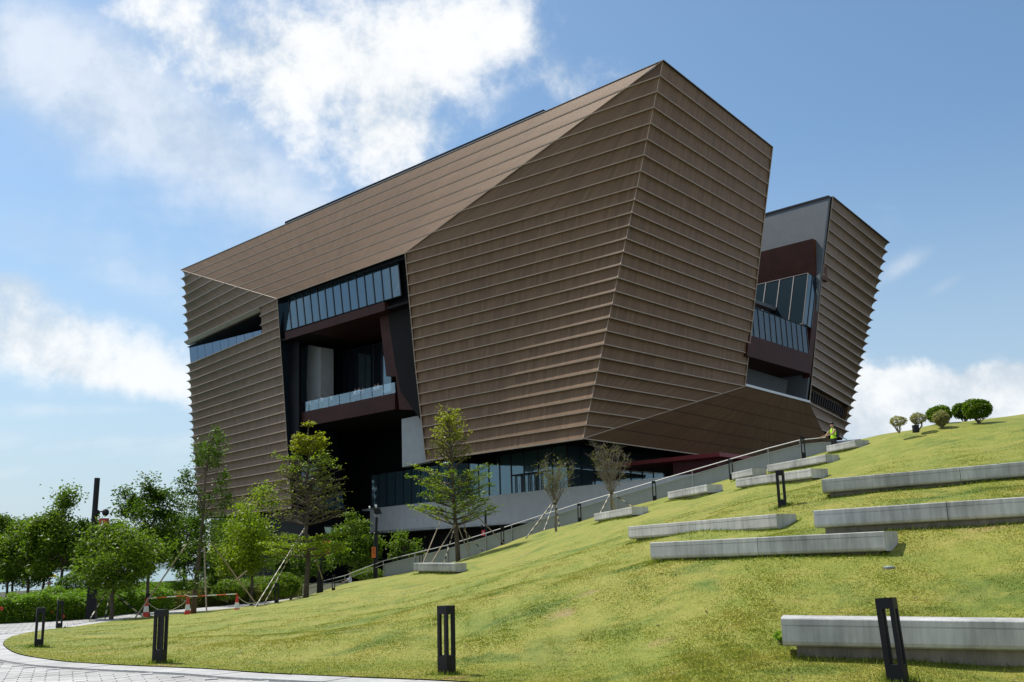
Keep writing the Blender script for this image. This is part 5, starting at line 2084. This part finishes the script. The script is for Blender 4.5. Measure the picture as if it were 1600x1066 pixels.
# hedges: leaf shells over a dark twiggy core
def hedge(label, pts_, h, dpt, n, seed, leaf='hedge', size=.11, group='clipped hedges behind the path', flowers=()):
    rg = np.random.default_rng(seed)
    pts_ = [np.asarray(p, float) for p in pts_]
    t = thing('hedge', label, 'hedge', pts_[len(pts_) // 2], group)
    seg = np.array([np.linalg.norm((b - a)[:2]) for a, b in zip(pts_[:-1], pts_[1:])])
    cum = np.concatenate([[0], np.cumsum(seg)])
    mb = MB()
    for a, b in zip(pts_[:-1], pts_[1:]):
        d = unit((b - a) * [1, 1, 0]); nn = np.array([-d[1], d[0], 0]); nn = nn if nn[1] - nn[0] > 0 else -nn
        mb.prism([a + nn * .4 - up1 * .2, b + nn * .4 - up1 * .2, b + nn * (dpt - .3) - up1 * .2, a + nn * (dpt - .3) - up1 * .2], up1 * (h * .75 + .2))
    mb.build('core', MT['hedge_core'], t)
    s_ = rg.uniform(0, cum[-1], n)
    i = np.clip(np.searchsorted(cum, s_) - 1, 0, len(seg) - 1)
    f_ = (s_ - cum[i]) / seg[i]
    A_ = np.array(pts_)
    p = A_[i] + (A_[i + 1] - A_[i]) * f_[:, None]
    d = A_[i + 1] - A_[i]; d[:, 2] = 0; d /= np.linalg.norm(d, axis=1)[:, None]
    nn = np.stack([-d[:, 1], d[:, 0], 0 * d[:, 0]], 1)
    nn *= np.where(nn[:, 1] - nn[:, 0] > 0, 1, -1)[:, None]
    hl = h * (1 + .10 * np.sin(s_ * 1.7 + seed) + .07 * np.sin(s_ * 4.1) + .05 * np.sin(s_ * 9.3))
    k = rg.uniform(0, 1, n)
    front = k < .45
    y = np.where(front, rg.normal(0.02, .09, n), rg.uniform(0, dpt, n))
    z = np.where(front, rg.uniform(.03, 1, n) * hl, hl * (1 - np.abs(rg.normal(0, .10, n))))
    P_ = p + nn * y[:, None]
    P_[:, 2] += z
    leaf_mesh('foliage', P_, size, MT[leaf], t, seed=seed, up=.9)
    for (x, yy, Y) in flowers:
        c = at(x, yy, Y)
        mb = MB()
        for q in range(5):
            an = q * 1.257
            e = c + np.array([math.cos(an) * .09, -.03, math.sin(an) * .09])
            w_ = np.array([-math.sin(an) * .05, 0, math.cos(an) * .05])
            mb.add([c, (c + e) / 2 + w_ - [0, .02, 0], e, (c + e) / 2 - w_ - [0, .02, 0]], [(0, 1, 2, 3)])
        mb.build('flower', MT['flower'], t)
    return t


HB = [on_path(x, y) for x, y in ((-90, 979), (0, 975), (100, 970), (140, 966.5), (200, 959.5), (270, 953))]
hy = HB[2][1]
hedge('clipped bright green hedge with red flowers along the left of the path', HB, .98, 1.7, 30000, 71,
      flowers=[(3, 951, HB[1][1] - .1), (76, 950, hy - .1), (83, 956, hy - .1), (99, 963, hy - .2), (240, 944, HB[5][1] - .3)])
HB2 = [on_path(x, y) for x, y in ((272, 952.8), (345, 946.5), (410, 940.5), (470, 933))]
hedge('low loose hedge behind the traffic cones', HB2, .85, 1.5, 14000, 72, leaf='leaf_olive')
HB3 = [np.array([p[0] - 1, p[1] + 7, -.66]) for p in HB]
hedge('taller green hedge behind the flowering one', HB3, 1.35, 2.0, 22000, 73)
HB4 = [np.array([p[0] - 1, p[1] + 7, -.66]) for p in HB2]
hedge('green hedge beyond the loose one, below the trees', HB4, 1.3, 2.0, 13000, 74, leaf='leaf')
shrub('leafy_bush', 'dark leafy bush between the hedges and the mast', at(118, 946, 50), 30 * 50 / FPX, 24 * 50 / FPX, 'leaf_dark', 75, 4000, .13, .05, group='bushes behind the path')
shrub('leafy_bush', 'green leafy bush left of the layered tree', at(440, 934, 52), 30 * 52 / FPX, 17 * 52 / FPX, 'leaf', 76, 4600, .12, .05, group='bushes behind the path')
shrub('leafy_bush', 'low green bush below the handrail', at(575, 908, 63.5), 26 * 63 / FPX, 10 * 63 / FPX, 'leaf', 77, 2600, .12, .02, group='bushes behind the path')
shrub('leafy_bush', 'green leafy bush behind the barrier tape', at(355, 940, 50), 26 * 50 / FPX, 15 * 50 / FPX, 'leaf', 78, 3000, .12, .05, group='bushes behind the path')

# ------------------------------------------------------------------ masts and lamp posts
def mast(label, base, top, w0=.42, w1=.25, hb=2.0, lean=None):
    t = thing('smart_mast', label, 'lamp post', base, 'dark posts along the path')
    base, top = np.asarray(base, float), np.asarray(top, float)
    ax = (top - base) / np.linalg.norm(top - base)
    mb = MB(); mb.box(base - up1 * .1, w0, w0 * .8, hb, .2, taper=.72); mb.build('base_column', MT['iron'], t)
    return t, ax


b = at(142, 966, 43); b[2] = zg(43)
tp = at(152, 747, 43)
t, ax = mast('tall black mast with round loudspeakers and a red banner', b, tp)
mb = MB(); mb.tube([b + up1 * 1.9, at(147.5, 806, 43)], [.135, .12], 10); mb.build('pole', MT['iron'], t)
mb = MB(); mb.tube([at(146.9, 815, 43), tp], .115, 12); mb.build('upper_pole', MT['iron'], t)
mb = MB(); mb.ball(at(150.5, 802, 43), .16, .16, .16, 10); mb.build('speaker', MT['iron'], t)
mb = MB(); mb.ball(at(165, 801, 43), .15, .15, .16, 10); mb.build('speaker', MT['iron'], t)
mb = MB(); mb.tube([at(150, 800, 43), at(166, 799, 43)], .03, 5); mb.build('bracket', MT['iron'], t)


def banner(name, label, pix, Y, m, group, marks=(), bar=True, cat='banner'):
    q = [at(x, y, Y) for x, y in pix]
    t = thing(name, label, cat, q[3], group)
    mb = MB(); mb.prism(q, np.array([0, .012, 0])); mb.build('cloth', MT[m], t)
    if bar:
        mb = MB(); mb.tube([q[0], q[1]], .015, 5); mb.build('rod', MT['iron'], t)
    for mk, mm in marks:
        s_ = [at(x, y, Y) - np.array([0, .012, 0]) for x, y in mk]
        mb = MB(); mb.prism(s_, np.array([0, .008, 0])); mb.build('printed_mark', MT[mm], t)
    return t


def stroke(x0, y0, x1, y1, w=.6):
    if abs(x1 - x0) > abs(y1 - y0):
        return [(x0, y0), (x1, y1), (x1, y1 + w), (x0, y0 + w)]
    return [(x0, y0), (x0 + w, y0), (x1 + w, y1), (x1, y1)]


banner('banner', 'red banner with a gold emblem hanging from the black mast', [(154, 810.5), (170.5, 810.5), (169, 827), (168, 846)][:2] + [(168.5, 842), (164.5, 842), (165.5, 828), (159, 825.5), (155, 821)], 42.8, 'redban', 'banners on the posts',
       [([(158.5, 814.5), (160.5, 814), (162, 821), (160.6, 824)], 'white'), ([(163, 813.5), (165, 814), (163, 823), (161.6, 822)], 'gold'), ([(159, 813.2), (164.5, 812.8), (164.3, 814), (159.2, 814.4)], 'gold')])
# floodlight post
Yf = 61.5
b = at(586, 905, Yf); b[2] = -.66
t = thing('floodlight_post', 'dark post with a square floodlight before the pale parapet', 'lamp post', b, 'dark posts along the path')
mb = MB(); mb.tube([b, at(587.5, 836, Yf)], [.16, .12], 8); mb.build('base_column', MT['iron'], t)
mb = MB(); mb.tube([at(587.5, 838, Yf), at(588.5, 808, Yf)], .075, 8); mb.build('pole', MT['iron'], t)
fl = [at(583, 793, Yf), at(592, 794, Yf), at(595, 803.5, Yf), at(585, 804, Yf)]
mb = MB(); mb.prism(fl, np.array([.05, .14, .03])); mb.build('floodlight', MT['iron'], t)
mb = MB(); mb.tube([at(584.5, 803, Yf), at(585.5, 806, Yf), at(588.5, 809, Yf), at(592, 806, Yf), at(593, 803, Yf)], .03, 5); mb.build('yoke', MT['steel'], t)
for x, y, r_ in ((577.5, 792.5, .07), (587.5, 790.5, .07)):
    mb = MB(); mb.ball(at(x, y, Yf), r_, n=8); mb.tube([at(x, y, Yf), at(x, y + 4, Yf)], .02, 5); mb.build('camera', MT['white'], t)
mb = MB(); mb.tube([at(577.5, 796, Yf), at(588, 796, Yf)], .025, 5); mb.build('bracket', MT['iron'], t)
mb = MB(); mb.ball(at(581, 833.5, Yf), .11, n=8); mb.build('camera', MT['iron'], t)
mb = MB(); mb.ball(at(591, 833, Yf), .11, n=8); mb.build('camera', MT['iron'], t)
mb = MB(); mb.tube([at(577, 833, Yf), at(592, 833, Yf)], .03, 5); mb.build('bracket', MT['steel'], t)
mk = [stroke(582.3, y, 585.6, y - .2, .5) for y in (857, 859.6, 862.4, 865)] + [stroke(583.8, 856, 583.9, 866, .45), stroke(582.4, 868, 585.4, 868, .5), stroke(582.6, 858, 582.7, 861, .4), stroke(585.0, 862, 585.0, 865, .4)]
banner('banner', 'narrow orange banner with dark characters on the floodlight post', [(580.8, 854.5), (586.8, 854.5), (586.8, 871.5), (580.8, 871.5)], Yf - .2, 'orange', 'banners on the posts', [(m_, 'ink') for m_ in mk])
# lantern post behind the layered tree
Yb = 58.0
b = at(500, 918, Yb); b[2] = zg(Yb)
t = thing('lantern_post', 'dark tapered post with a small lantern behind the layered tree', 'lamp post', b, 'dark posts along the path')
mb = MB(); mb.box(b - up1 * .1, .42, .36, 1.9, .2, taper=.7); mb.build('base_column', MT['iron'], t)
mb = MB(); mb.tube([b + up1 * 1.7, at(509, 832, Yb)], .06, 8); mb.build('pole', MT['iron'], t)
mb = MB(); mb.prism([at(507, 824, Yb), at(517, 824, Yb), at(516, 834, Yb), at(509, 834, Yb)], np.array([0, .3, 0])); mb.build('lantern', MT['lens'], t)
mb = MB(); mb.prism([at(506, 821.5, Yb), at(518, 821.5, Yb), at(518, 824, Yb), at(506, 824, Yb)], np.array([0, .35, 0])); mb.build('lantern_cap', MT['iron'], t)
mk = [stroke(506, 849, 508.5, 847.5, .7), stroke(508, 846.5, 509, 850, .7), stroke(510.5, 847, 513.5, 847.5, .7), stroke(512, 846.5, 511, 851, .7), stroke(513, 849.5, 515, 848.5, .7), stroke(507, 852, 509.5, 851.5, .7)]
banner('banner', 'wide orange banner with dark lettering behind the layered tree', [(504.5, 845), (516.5, 845), (516, 866), (504, 868)], Yb - .2, 'orange', 'banners on the posts', [(m_, 'ink') for m_ in mk])
# camera post behind the ramp
Yc = 62.0
b = at(759, 880, Yc); b[2] = -.7
t = thing('camera_post', 'black post with two cameras behind the ramp handrail', 'lamp post', b, 'dark posts along the path')
mb = MB(); mb.tube([b, at(758.5, 797, Yc)], .07, 8); mb.build('pole', MT['iron'], t)
for x in (752.5, 761.5):
    mb = MB(); mb.ball(at(x, 823, Yc), .11, n=8); mb.build('camera', MT['iron'], t)
mb = MB(); mb.tube([at(750, 822, Yc), at(762, 822, Yc)], .03, 5); mb.build('bracket', MT['steel'], t)
banner('banner', 'small red banner under the cameras behind the handrail', [(752.3, 828), (757.8, 828), (757.8, 837.5), (752.3, 837.5)], Yc - .1, 'redban', 'banners on the posts', [([(754.4, 831), (755.6, 831), (755.4, 833.5), (754.6, 833.5)], 'white')])

# ------------------------------------------------------------------ traffic cones and barrier bars
def cone(label, loc):
    o = np.asarray(loc, float)
    t = thing('traffic_cone', label, 'traffic cone', loc, 'traffic cones on the path')
    mb = MB(); mb.box(o, .36, .36, .03); mb.build('foot', MT['cone_red'], t)
    for z0, z1, m in ((.03, .24, 'cone_red'), (.24, .48, 'white'), (.48, .72, 'cone_red')):
        r0, r1 = .145 - .13 * z0, .145 - .13 * z1
        mb = MB(); mb.tube([o + up1 * z0, o + up1 * z1], [r0, r1], 12); mb.build('sleeve', MT[m], t)
    mb = MB(); mb.tube([o + up1 * .70, o + up1 * .80], [.05, .03], 8); mb.build('collar', MT['cone_red'], t)
    return t


c1 = on_path(370, 953); c1 = at(370, 953, 44.6); c1[2] = zg(44.6)
c2 = at(293, 957, 43.6); c2[2] = zg(43.6)
c3 = at(228, 963.5, 42.8); c3[2] = zg(42.8)
c0 = cone('red and white traffic cone right of the slender tree', c1)
dup(c0, c2, 'red and white traffic cone hidden partly by the slender trunk')
dup(c0, c3, 'red and white traffic cone beside the bollard under the stake')


def bar(label, a, b):
    a, b = np.asarray(a, float), np.asarray(b, float)
    t = thing('barrier_bar', label, 'barrier bar', a, 'orange and white barrier bars')
    L_ = np.linalg.norm(b - a)
    mb = MB()
    d = unit(b - a)
    mb.tube([a, b], .021, 8)
    o = mb.build('bar', MT['tape'], t)
    return t


bar('orange and white barrier bar between the left and middle cones', c3 + up1 * .78, c2 + up1 * .84)
bar('orange and white barrier bar between the middle and right cones', c2 + up1 * .80, c1 + up1 * .84)


def sag(label, a, b, drop):
    a, b = np.asarray(a, float), np.asarray(b, float)
    mb = MB()
    mb.tube([a + (b - a) * t - up1 * drop * 4 * t * (1 - t) for t in np.linspace(0, 1, 9)], .014, 5)
    o = mb.build('rope', MT['rope'], org=a)
    return tag(o, label, 'rope', 'sagging ropes between the cones')


sag('sagging pale rope between the left and middle cones', c3 + up1 * .65, c2 + up1 * .7, .42)
sag('sagging pale rope from the right cone towards the bush', c1 + up1 * .75, at(404, 940, 45.2), .18)

# ------------------------------------------------------------------ people
def person_body(joints, radii, edges, root):
    me = bpy.data.meshes.new('person_skel')
    me.from_pydata([tuple(map(float, j)) for j in joints], edges, [])
    o = bpy.data.objects.new('person_skel', me)
    COL.objects.link(o)
    sk = o.modifiers.new('skin', 'SKIN')
    sk.use_smooth_shade = True
    for i, r_ in enumerate(radii):
        v = me.skin_vertices[0].data[i]
        v.radius = (r_, r_) if not isinstance(r_, tuple) else r_
        v.use_root = (i == root)
    sb = o.modifiers.new('sub', 'SUBSURF'); sb.levels = 1; sb.render_levels = 1
    dg = bpy.context.evaluated_depsgraph_get()
    m2 = bpy.data.meshes.new_from_object(o.evaluated_get(dg))
    bpy.data.objects.remove(o)
    bpy.data.meshes.remove(me)
    return m2


def person(label, loc, h=1.72, face=0.0, shirt='shirt', legs='trousers', pose='stand', detail=False, group=None, arm_col=None, hide_legs=False):
    """standing figure: one continuous body with clothing colours, hair and pack as children; faces -Y before turning"""
    s_ = h / 1.72
    J, Rr, E_ = [], [], []

    def j(p, r_, par=None):
        J.append(np.array(p, float) * s_); Rr.append(r_ * s_)
        if par is not None: E_.append((par, len(J) - 1))
        return len(J) - 1
    pel = j((0, 0, .95), .135)
    wst = j((0, 0, 1.08), .125, pel)
    chs = j((0, .01, 1.27), .145, wst)
    nk0 = j((0, .01, 1.42), .085, chs)
    nk1 = j((0, -.01, 1.50), .05, nk0)
    hd0 = j((0, -.03, 1.58), .082, nk1)
    hd1 = j((0, -.035, 1.655), .085, hd0)
    arms = dict(stand=[((.20, 0, 1.38), (.25, -.02, 1.12), (.24, -.12, .90)), ((-.20, 0, 1.38), (-.25, -.02, 1.12), (-.24, -.12, .90))],
                rail=[((.20, -.02, 1.38), (.24, -.22, 1.17), (.22, -.46, 1.10)), ((-.20, -.02, 1.38), (-.26, -.20, 1.15), (-.24, -.45, 1.08))],
                up=[((.20, -.02, 1.38), (.27, -.18, 1.20), (.12, -.30, 1.42)), ((-.20, -.02, 1.38), (-.27, -.18, 1.20), (-.12, -.30, 1.42))])[pose]
    for sh, el, wr in arms:
        a = j(sh, .062, chs)
        b = j(el, .043, a)
        c = j(wr, .032, b)
        dv = unit(np.array(wr) - np.array(el))
        hnd = j(np.array(wr) + dv * .08, .038, c)
        sd = np.cross(dv, (0, 0, 1)); sd = unit(sd) if np.linalg.norm(sd) > .1 else np.array([1, 0, 0])
        if detail:
            for q in (-1.5, -.5, .5, 1.5):
                f1 = j(np.array(wr) + dv * .13 + sd * q * .018, .010, hnd)
                j(np.array(wr) + dv * (.185 - abs(q) * .008) + sd * q * .02 + np.array([0, 0, -.02]), .008, f1)
            j(np.array(wr) + dv * .10 + sd * .045 + np.array([0, 0, -.01]), .010, hnd)
    for x in (-1, 1):
        a = j((x * .09, 0, .88), .092, pel)
        b = j((x * .10, -.01, .50), .062, a)
        c = j((x * .10, .02, .10), .042, b)
        j((x * .11, -.13, .045), .040, c)
    me = person_body(J, Rr, E_, pel)
    for m in ('skin', shirt, legs, 'trousers'):
        me.materials.append(MT[m])
    n = len(me.polygons)
    for pl in me.polygons:
        x, y, z = pl.center / s_
        if z > 1.435: mi = 0
        elif z < .10: mi = 3
        elif z < .98: mi = 2 if abs(x) < .19 else 0
        elif abs(x) < .19: mi = 1
        else:
            mi = 1 if (arm_col and z > 1.2) else 0
        pl.material_index = mi
        pl.use_smooth = True
    loc = np.asarray(loc, float)
    t = thing('person', label, 'person', loc, group)
    o = bpy.data.objects.new('body', me)
    COL.objects.link(o); o.parent = t; ORG[o.name] = tuple(loc)
    # hair cap
    mb = MB()
    c = loc + np.array([0, -.02, 1.66]) * s_
    mb.ball(c + np.array([0, .018, .015]) * s_, .098 * s_, .105 * s_, .10 * s_, 10)
    hb = mb.build('hair', MT['hair'], t, smooth=True)
    # keep the face free: pull hair vertices in front and below back inside the skull
    for v in hb.data.vertices:
        q = np.array(v.co) / s_
        if q[2] < 1.655 and q[1] < .0:
            v.co = Vector((q[0] * .5 * s_, (q[1] + .06) * s_, 1.66 * s_))
    if detail:
        for x in (-.032, .032):
            mb = MB(); mb.ball(loc + np.array([x, -.118, 1.625]) * s_, .011 * s_, n=6); mb.build('eye', MT['hair'], t)
        mb = MB(); mb.ball(loc + np.array([0, -.128, 1.60]) * s_, .013 * s_, .022 * s_, .022 * s_, 6); mb.build('nose', MT['skin'], t)
        for x in (-.092, .092):
            mb = MB(); mb.ball(loc + np.array([x, -.02, 1.615]) * s_, .012 * s_, .022 * s_, .032 * s_, 6); mb.build('ear', MT['skin'], t)
    t.rotation_euler[2] = face
    return t


# man in the yellow vest on the landing
Yg = 47.2
pg = at(1300, 661, Yg)
hg = 1.72
lg = np.array([pg[0], pg[1], pg[2] - hg])
t = person('man in a yellow hi-vis vest with a dark backpack, reaching to the rail', lg, hg, R(-70), 'hivis', 'trousers', 'rail', detail=True)
gm_ = Matrix.Rotation(0, 4, 'Z')
mb = MB()
for sx_, sz, dz in ((.27, .40, 0),):
    c = lg + np.array([0, .19, 1.02])
    prof = [(0, .70), (.06, .95), (.20, 1.0), (.34, .92), (.42, .6)]
    vs, fs = [], []
    for z, k in prof:
        for x, y in ((-1, -1), (1, -1), (1, .7), (.6, 1), (-.6, 1), (-1, .7)):
            vs.append(c + np.array([x * .145 * k, y * .095 * k, z]))
    for i in range(len(prof) - 1):
        for q in range(6):
            fs.append((i * 6 + q, i * 6 + (q + 1) % 6, (i + 1) * 6 + (q + 1) % 6, (i + 1) * 6 + q))
    fs += [tuple(range(6))[::-1], tuple(range(24, 30))]
    mb.add(vs, fs)
mb.build('backpack', MT['bag'], t)
mb = MB()
mb.ball(lg + np.array([0, .245, 1.36]), .10, .06, .09, 8)
mb.build('backpack_flap', MT['grey'], t)
for x in (-.11, .11):
    mb = MB()
    mb.tube([lg + np.array([x, .16, 1.40]), lg + np.array([x, .03, 1.46]), lg + np.array([x * 1.05, -.13, 1.36]), lg + np.array([x * 1.2, -.13, 1.20]), lg + np.array([x * 1.3, .02, 1.06]), lg + np.array([x, .14, 1.06])], .018, 5)
    mb.build('strap', MT['bag'], t)

# visitors on the balcony
s0, s1, zb_ = BALC
for i, (px, sh, pose, lab) in enumerate((
        (484, 'shirt', 'rail', 'balcony visitor in white at the far left end'), (495, 'shirt_blue', 'stand', 'balcony visitor in blue, second from the left end'),
        (503, 'shirt', 'rail', 'balcony visitor in white near the left group'), (518, 'shirt', 'up', 'balcony visitor with raised hands near the left group'),
        (555, 'shirt', 'stand', 'balcony visitor in white left of the middle pair'), (561, 'shirt', 'rail', 'balcony visitor in white, left one of the middle pair'), (567, 'shirt_pink', 'rail', 'balcony visitor in pink, right one of the middle pair'),
        (586, 'shirt', 'stand', 'balcony visitor in white, left one of the right pair'), (591, 'shirt', 'rail', 'balcony visitor in white, right one of the right pair'))):
    p = opl(px, 640, 3.4)
    p[2] = zb_ + .01
    person(lab, p, 1.68 + .05 * (i % 3), R(-45 + 25 * (i % 3)), sh, 'trousers', pose, group='visitors on the balcony', arm_col=True)
# passer-by below the ramp and walker under an umbrella
p = at(547, 918, 66); p[2] = -.7
person('person in white walking past behind the lower handrail', p, 1.7, R(-80), 'shirt', 'grey', 'rail', arm_col=True)
p = at(76, 925, 92); p[2] = -.76
person('person under a yellow umbrella on the waterfront', p, 1.65, R(30), 'shirt_pink', 'trousers', 'up', arm_col=True)
u = p + np.array([.15, -.2, 0])
t = thing('umbrella', 'open yellow umbrella held by a person on the waterfront', 'umbrella', u + up1 * 1.3)
mb = MB()
vs, fs = [], []
for i in range(4):
    th = math.pi / 2 * i / 3.2
    for q in range(8):
        an = q * math.pi / 4
        vs.append(u + np.array([math.cos(an) * .58 * math.sin(th), math.sin(an) * .58 * math.sin(th), 1.75 + .38 * math.cos(th)]))
for i in range(3):
    for q in range(8):
        fs.append((i * 8 + q, i * 8 + (q + 1) % 8, (i + 1) * 8 + (q + 1) % 8, (i + 1) * 8 + q))
mb.add(vs, fs)
mb.build('canopy', MT['yellow'], t)
mb = MB(); mb.tube([u + up1 * 1.2, u + up1 * 2.16], .012, 5); mb.build('shaft', MT['iron'], t)

# ------------------------------------------------------------------ grass blades on the lawn
def blades(name, xy, hmin, hmax, m, seed, width=.006):
    rg = np.random.default_rng(seed)
    n = len(xy)
    z = lawn_z(xy[:, 0], xy[:, 1])
    an = rg.uniform(0, 6.283, n)
    L_ = rg.uniform(hmin, hmax, n)
    dr = np.stack([np.cos(an), np.sin(an)], 1)
    pb = rg.uniform(.2, .9, n)[:, None] * L_[:, None]
    W_ = width * (1 + xy[:, 1] / 14)
    v = np.empty((n, 3, 3))
    side = np.stack([-dr[:, 1], dr[:, 0]], 1) * W_[:, None]
    v[:, 0, :2] = xy - side; v[:, 1, :2] = xy + side; v[:, 2, :2] = xy + dr * pb
    v[:, 0, 2] = z - .008; v[:, 1, 2] = z - .008; v[:, 2, 2] = z + L_
    me = bpy.data.meshes.new(name)
    me.vertices.add(3 * n); me.vertices.foreach_set('co', v.astype(np.float32).ravel())
    me.loops.add(3 * n); me.loops.foreach_set('vertex_index', np.arange(3 * n, dtype=np.int32))
    me.polygons.add(n); me.polygons.foreach_set('loop_start', np.arange(0, 3 * n, 3, dtype=np.int32)); me.polygons.foreach_set('loop_total', np.full(n, 3, dtype=np.int32))
    me.update(calc_edges=True)
    me.materials.append(m)
    o = bpy.data.objects.new(name, me)
    COL.objects.link(o)
    return tag(o, kind='stuff')


rg = np.random.default_rng(99)
N_ = 900000
yy = 9.5 * (40 / 9.5) ** rg.uniform(0, 1, N_)          # density falls with distance
xx = (rg.uniform(-.62, .60, N_)) * yy
xy = np.stack([xx, yy], 1)
keep = inside(outline, xy)
xy = xy[keep]
xy = xy[rg.uniform(0, 1, len(xy)) < np.clip((40 - xy[:, 1]) / 26, 0, 1)][:420000]
blades('grass', xy, .006, .017, MT['grass_blade'], 1)
# longer tufts round benches, bollards, kerb line
tx = []
for a, b, n_, dep_ in BENCH_BASE:
    L_ = np.linalg.norm((b - a)[:2])
    k = int(L_ * 260)
    t_ = rg.uniform(-.02, 1.02, k)[:, None]
    o_ = np.where(rg.uniform(0, 1, k) < .7, rg.normal(.0, .09, k), rg.normal(dep_, .09, k))[:, None]
    tx.append(((a + (b - a) * t_) + n_ * o_)[:, :2])
for p in BPOS[:8]:
    tx.append(p[:2] + rg.normal(0, .13, (260, 2)))
tx = np.concatenate(tx)
tx = tx[inside(outline, tx)]
blades('tufts', tx, .025, .085, MT['tuft'], 2, .004)

# ------------------------------------------------------------------ small things lying and growing on the lawn
rg = np.random.default_rng(123)
lp = []
for i in range(150):
    y = 10.5 * (34 / 10.5) ** rg.uniform(0, 1)
    x = rg.uniform(-.52, .5) * y
    lp.append((x, y))
lp = np.array(lp)
lp = lp[inside(outline, lp)]
mb = MB()
lz2 = lawn_z(lp[:, 0], lp[:, 1])
for (x, y), z in zip(lp, lz2):
    a, l_, w_ = rg.uniform(0, 6.28), rg.uniform(.035, .075), rg.uniform(.015, .03)
    ca2, sa2 = math.cos(a), math.sin(a)
    up_ = rg.uniform(.0, .035)
    mb.add([(x - ca2 * l_, y - sa2 * l_, z + .014), (x + sa2 * w_, y - ca2 * w_, z + .016 + up_ * .3), (x + ca2 * l_, y + sa2 * l_, z + .016 + up_), (x - sa2 * w_, y + ca2 * w_, z + .02 + up_ * .6)], [(0, 1, 2, 3)])
tag(mb.build('fallen_leaves', MT['dry_leaf']), kind='stuff')
for (px, py, lab, sd) in ((1467, 1026, 'small broad-leaved weed at the foot of the nearest bench', 5), (1226, 1004, 'bright grassy weed clump at the left end of the nearest bench', 6)):
    p = ground(px, py)
    shrub('weed', lab, p, .13, .06, 'hedge' if sd == 6 else 'leaf', 300 + sd, 130, .07, .02, group='weeds by the nearest bench', nst=5, cat='weed')
